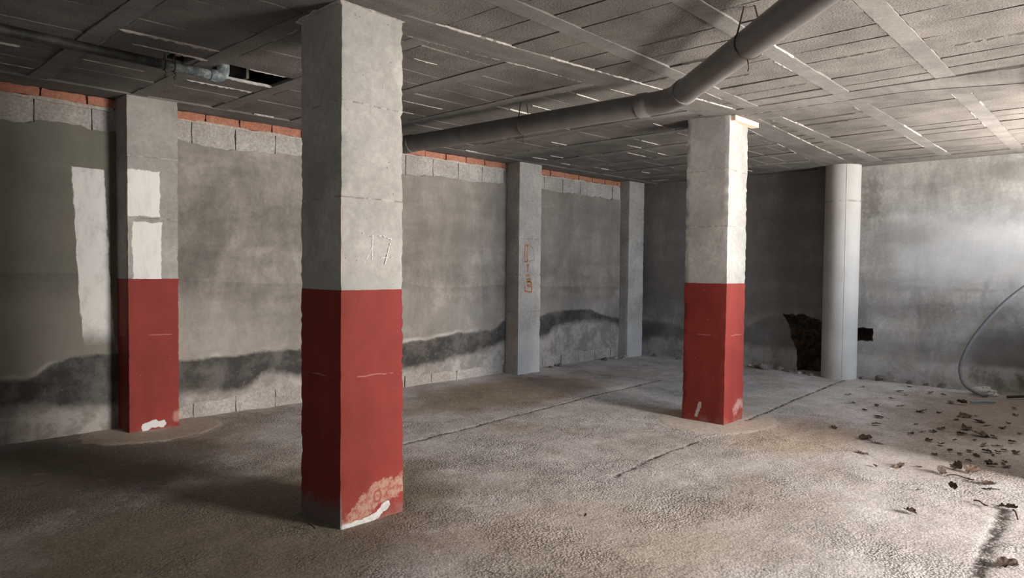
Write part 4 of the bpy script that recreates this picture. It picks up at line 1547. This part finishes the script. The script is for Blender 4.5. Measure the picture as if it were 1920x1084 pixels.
BIG = [(1591, 741, .10, 3, 1, 'dark narrow leaf on the floor nearest the round column'),
       (1617, 727, .08, 3, 1, 'thin dark leaf by the slab joint just past the round column'),
       (1686, 735, .10, 0, 1, 'dark curled leaf near the back wall between round column and conduit'),
       (1706, 727, .06, 1, 1, 'tiny dark leaf touching the edge of the dirt strip'),
       (1621, 770, .09, 3, 1, 'slim brown leaf between the mid column and the conduit, lying alone'),
       (1651, 784, .11, 0, 1, 'curled dark leaf lying past the slim brown one from the mid column'),
       (1641, 797, .11, 2, 2, 'pale tan leaf just this side of a curled dark one'),
       (1564, 803, .13, 3, 0, 'brown pointed leaf closest to the foot of the mid column'),
       (1620, 824, .16, 0, 1, 'large dark crumpled leaf on the brown floor past the mid column'),
       (1641, 832, .12, 3, 2, 'flat tan leaf tucked beside the large dark crumpled leaf'),
       (1616, 851, .12, 3, 2, 'faint sandy leaf on the tan patch in front of the large crumpled one'),
       (1727, 773, .15, 0, 1, 'dark folded leaf halfway between mid column and conduit end'),
       (1782, 757, .11, 2, 0, 'brown leaf just before the bluish tube'),
       (1807, 760, .13, 1, 0, 'reddish brown upright leaf beside the bluish tube'),
       (1812, 783, .17, 0, 0, 'broad brown leaf heading the leaf pile past the bluish tube'),
       (1838, 794, .13, 2, 1, 'dark leaf lying just past the broad brown one in the pile'),
       (1812, 805, .14, 1, 1, 'dark curled leaf below the broad brown leaf of the pile'),
       (1843, 819, .18, 0, 0, 'wide lobed brown leaf in the middle of the shaded floor'),
       (1844, 836, .11, 3, 2, 'pale tan leaf alone in the darkest shade'),
       (1686, 876, .13, 3, 0, 'brown leaf at the shadow edge closest to the mid column'),
       (1792, 880, .13, 2, 0, 'brown leaf on the bright floor beside the upright curled leaf'),
       (1763, 890, .11, 0, 1, 'dark curled leaf standing upright on the bright floor'),
       (1817, 888, .13, 0, 0, 'ragged brown leaf at the shadow edge beyond the upright curled leaf'),
       (1788, 919, .14, 3, 1, 'long dark rolled leaf on the bright floor before the upright one'),
       (1851, 911, .13, 1, 1, 'dark curled leaf on the brightest floor past the long rolled one'),
       (1858, 920, .11, 3, 0, 'thin brown leaf just below a dark one on the brightest floor'),
       (1723, 921, .04, 1, 0, 'tiny brown leaf alone on the bright open floor'),
       (1703, 960, .10, 2, 0, 'small lobed brown leaf alone on the bright floor near the camera'),
       (1884, 953, .14, 0, 1, 'dark torn leaf at the head of the wide floor crack'),
       (1884, 1062, .14, 0, 1, 'dark folded leaf beside the wide crack, closest to the camera'),
       (1097, 968, .05, 3, 1, 'little dark leaf alone between the near column and the floor crack')]
for px, py, sz, k, c, lab in BIG:
    leaf(px, py, sz, k, c, lab, 'dry leaves on the floor', 0.45 if 'upright' in lab else 0.0)
SMALL = [(1643, 762), (1688, 763), (1718, 797), (1730, 811), (1752, 811), (1767, 806), (1831, 781), (1864, 821), (1881, 804), (1881, 846), (1871, 849), (1831, 856),
         (1817, 866), (1857, 874), (1884, 868), (1886, 876), (1799, 853), (1780, 847), (1753, 854), (1723, 877), (1641, 876), (1901, 767), (1794, 789), (1905, 780), (1700, 742), (1745, 738),
         (1770, 742), (1760, 775), (1850, 800), (1870, 838), (1895, 830), (1848, 848), (1862, 855), (1820, 848), (1905, 850), (1790, 826), (1765, 835), (1740, 828), (1828, 826), (1800, 815), (1890, 795), (1911, 815), (1855, 868), (1710, 815), (1600, 757), (1672, 748)]
for i, (px, py) in enumerate(SMALL):
    leaf(px, py, rnd.uniform(0.05, 0.10), rnd.randrange(4), rnd.choice((0, 1, 1, 1)), 'small dry brown leaf among many scattered on the shaded floor by the back wall', 'small leaves on the shaded floor')

TW = [([(1774, 895), (1790, 897), (1815, 901), (1826, 907)], 'thin brown twig on the bright floor running from the upright leaf'),
      ([(1826, 942), (1836, 947), (1845, 950), (1852, 956)], 'brown twig just short of the torn leaf at the head of the crack'),
      ([(569, 992), (580, 991), (592, 996)], 'short dark twig at the foot of the near column'),
      ([(1908, 978), (1904, 968), (1899, 960)], 'short dark twig below the torn leaf on the far side of the crack')]
M['twig'] = mat_plain('twig_bark', (0.06, 0.045, 0.035), (0.11, 0.08, 0.06), 0.85)
for pts, lab in TW:
    m = MB()
    w_ = [floor_at(*p) for p in pts]
    m.tube(smooth_path([(x, y, 0.012 + 0.012 * (i % 2)) for i, (x, y) in enumerate(w_)], 5), 0.0045, 7)
    tag(m.build('twig', M['twig'], None, 50), lab, 'twig', 'twigs on the floor')
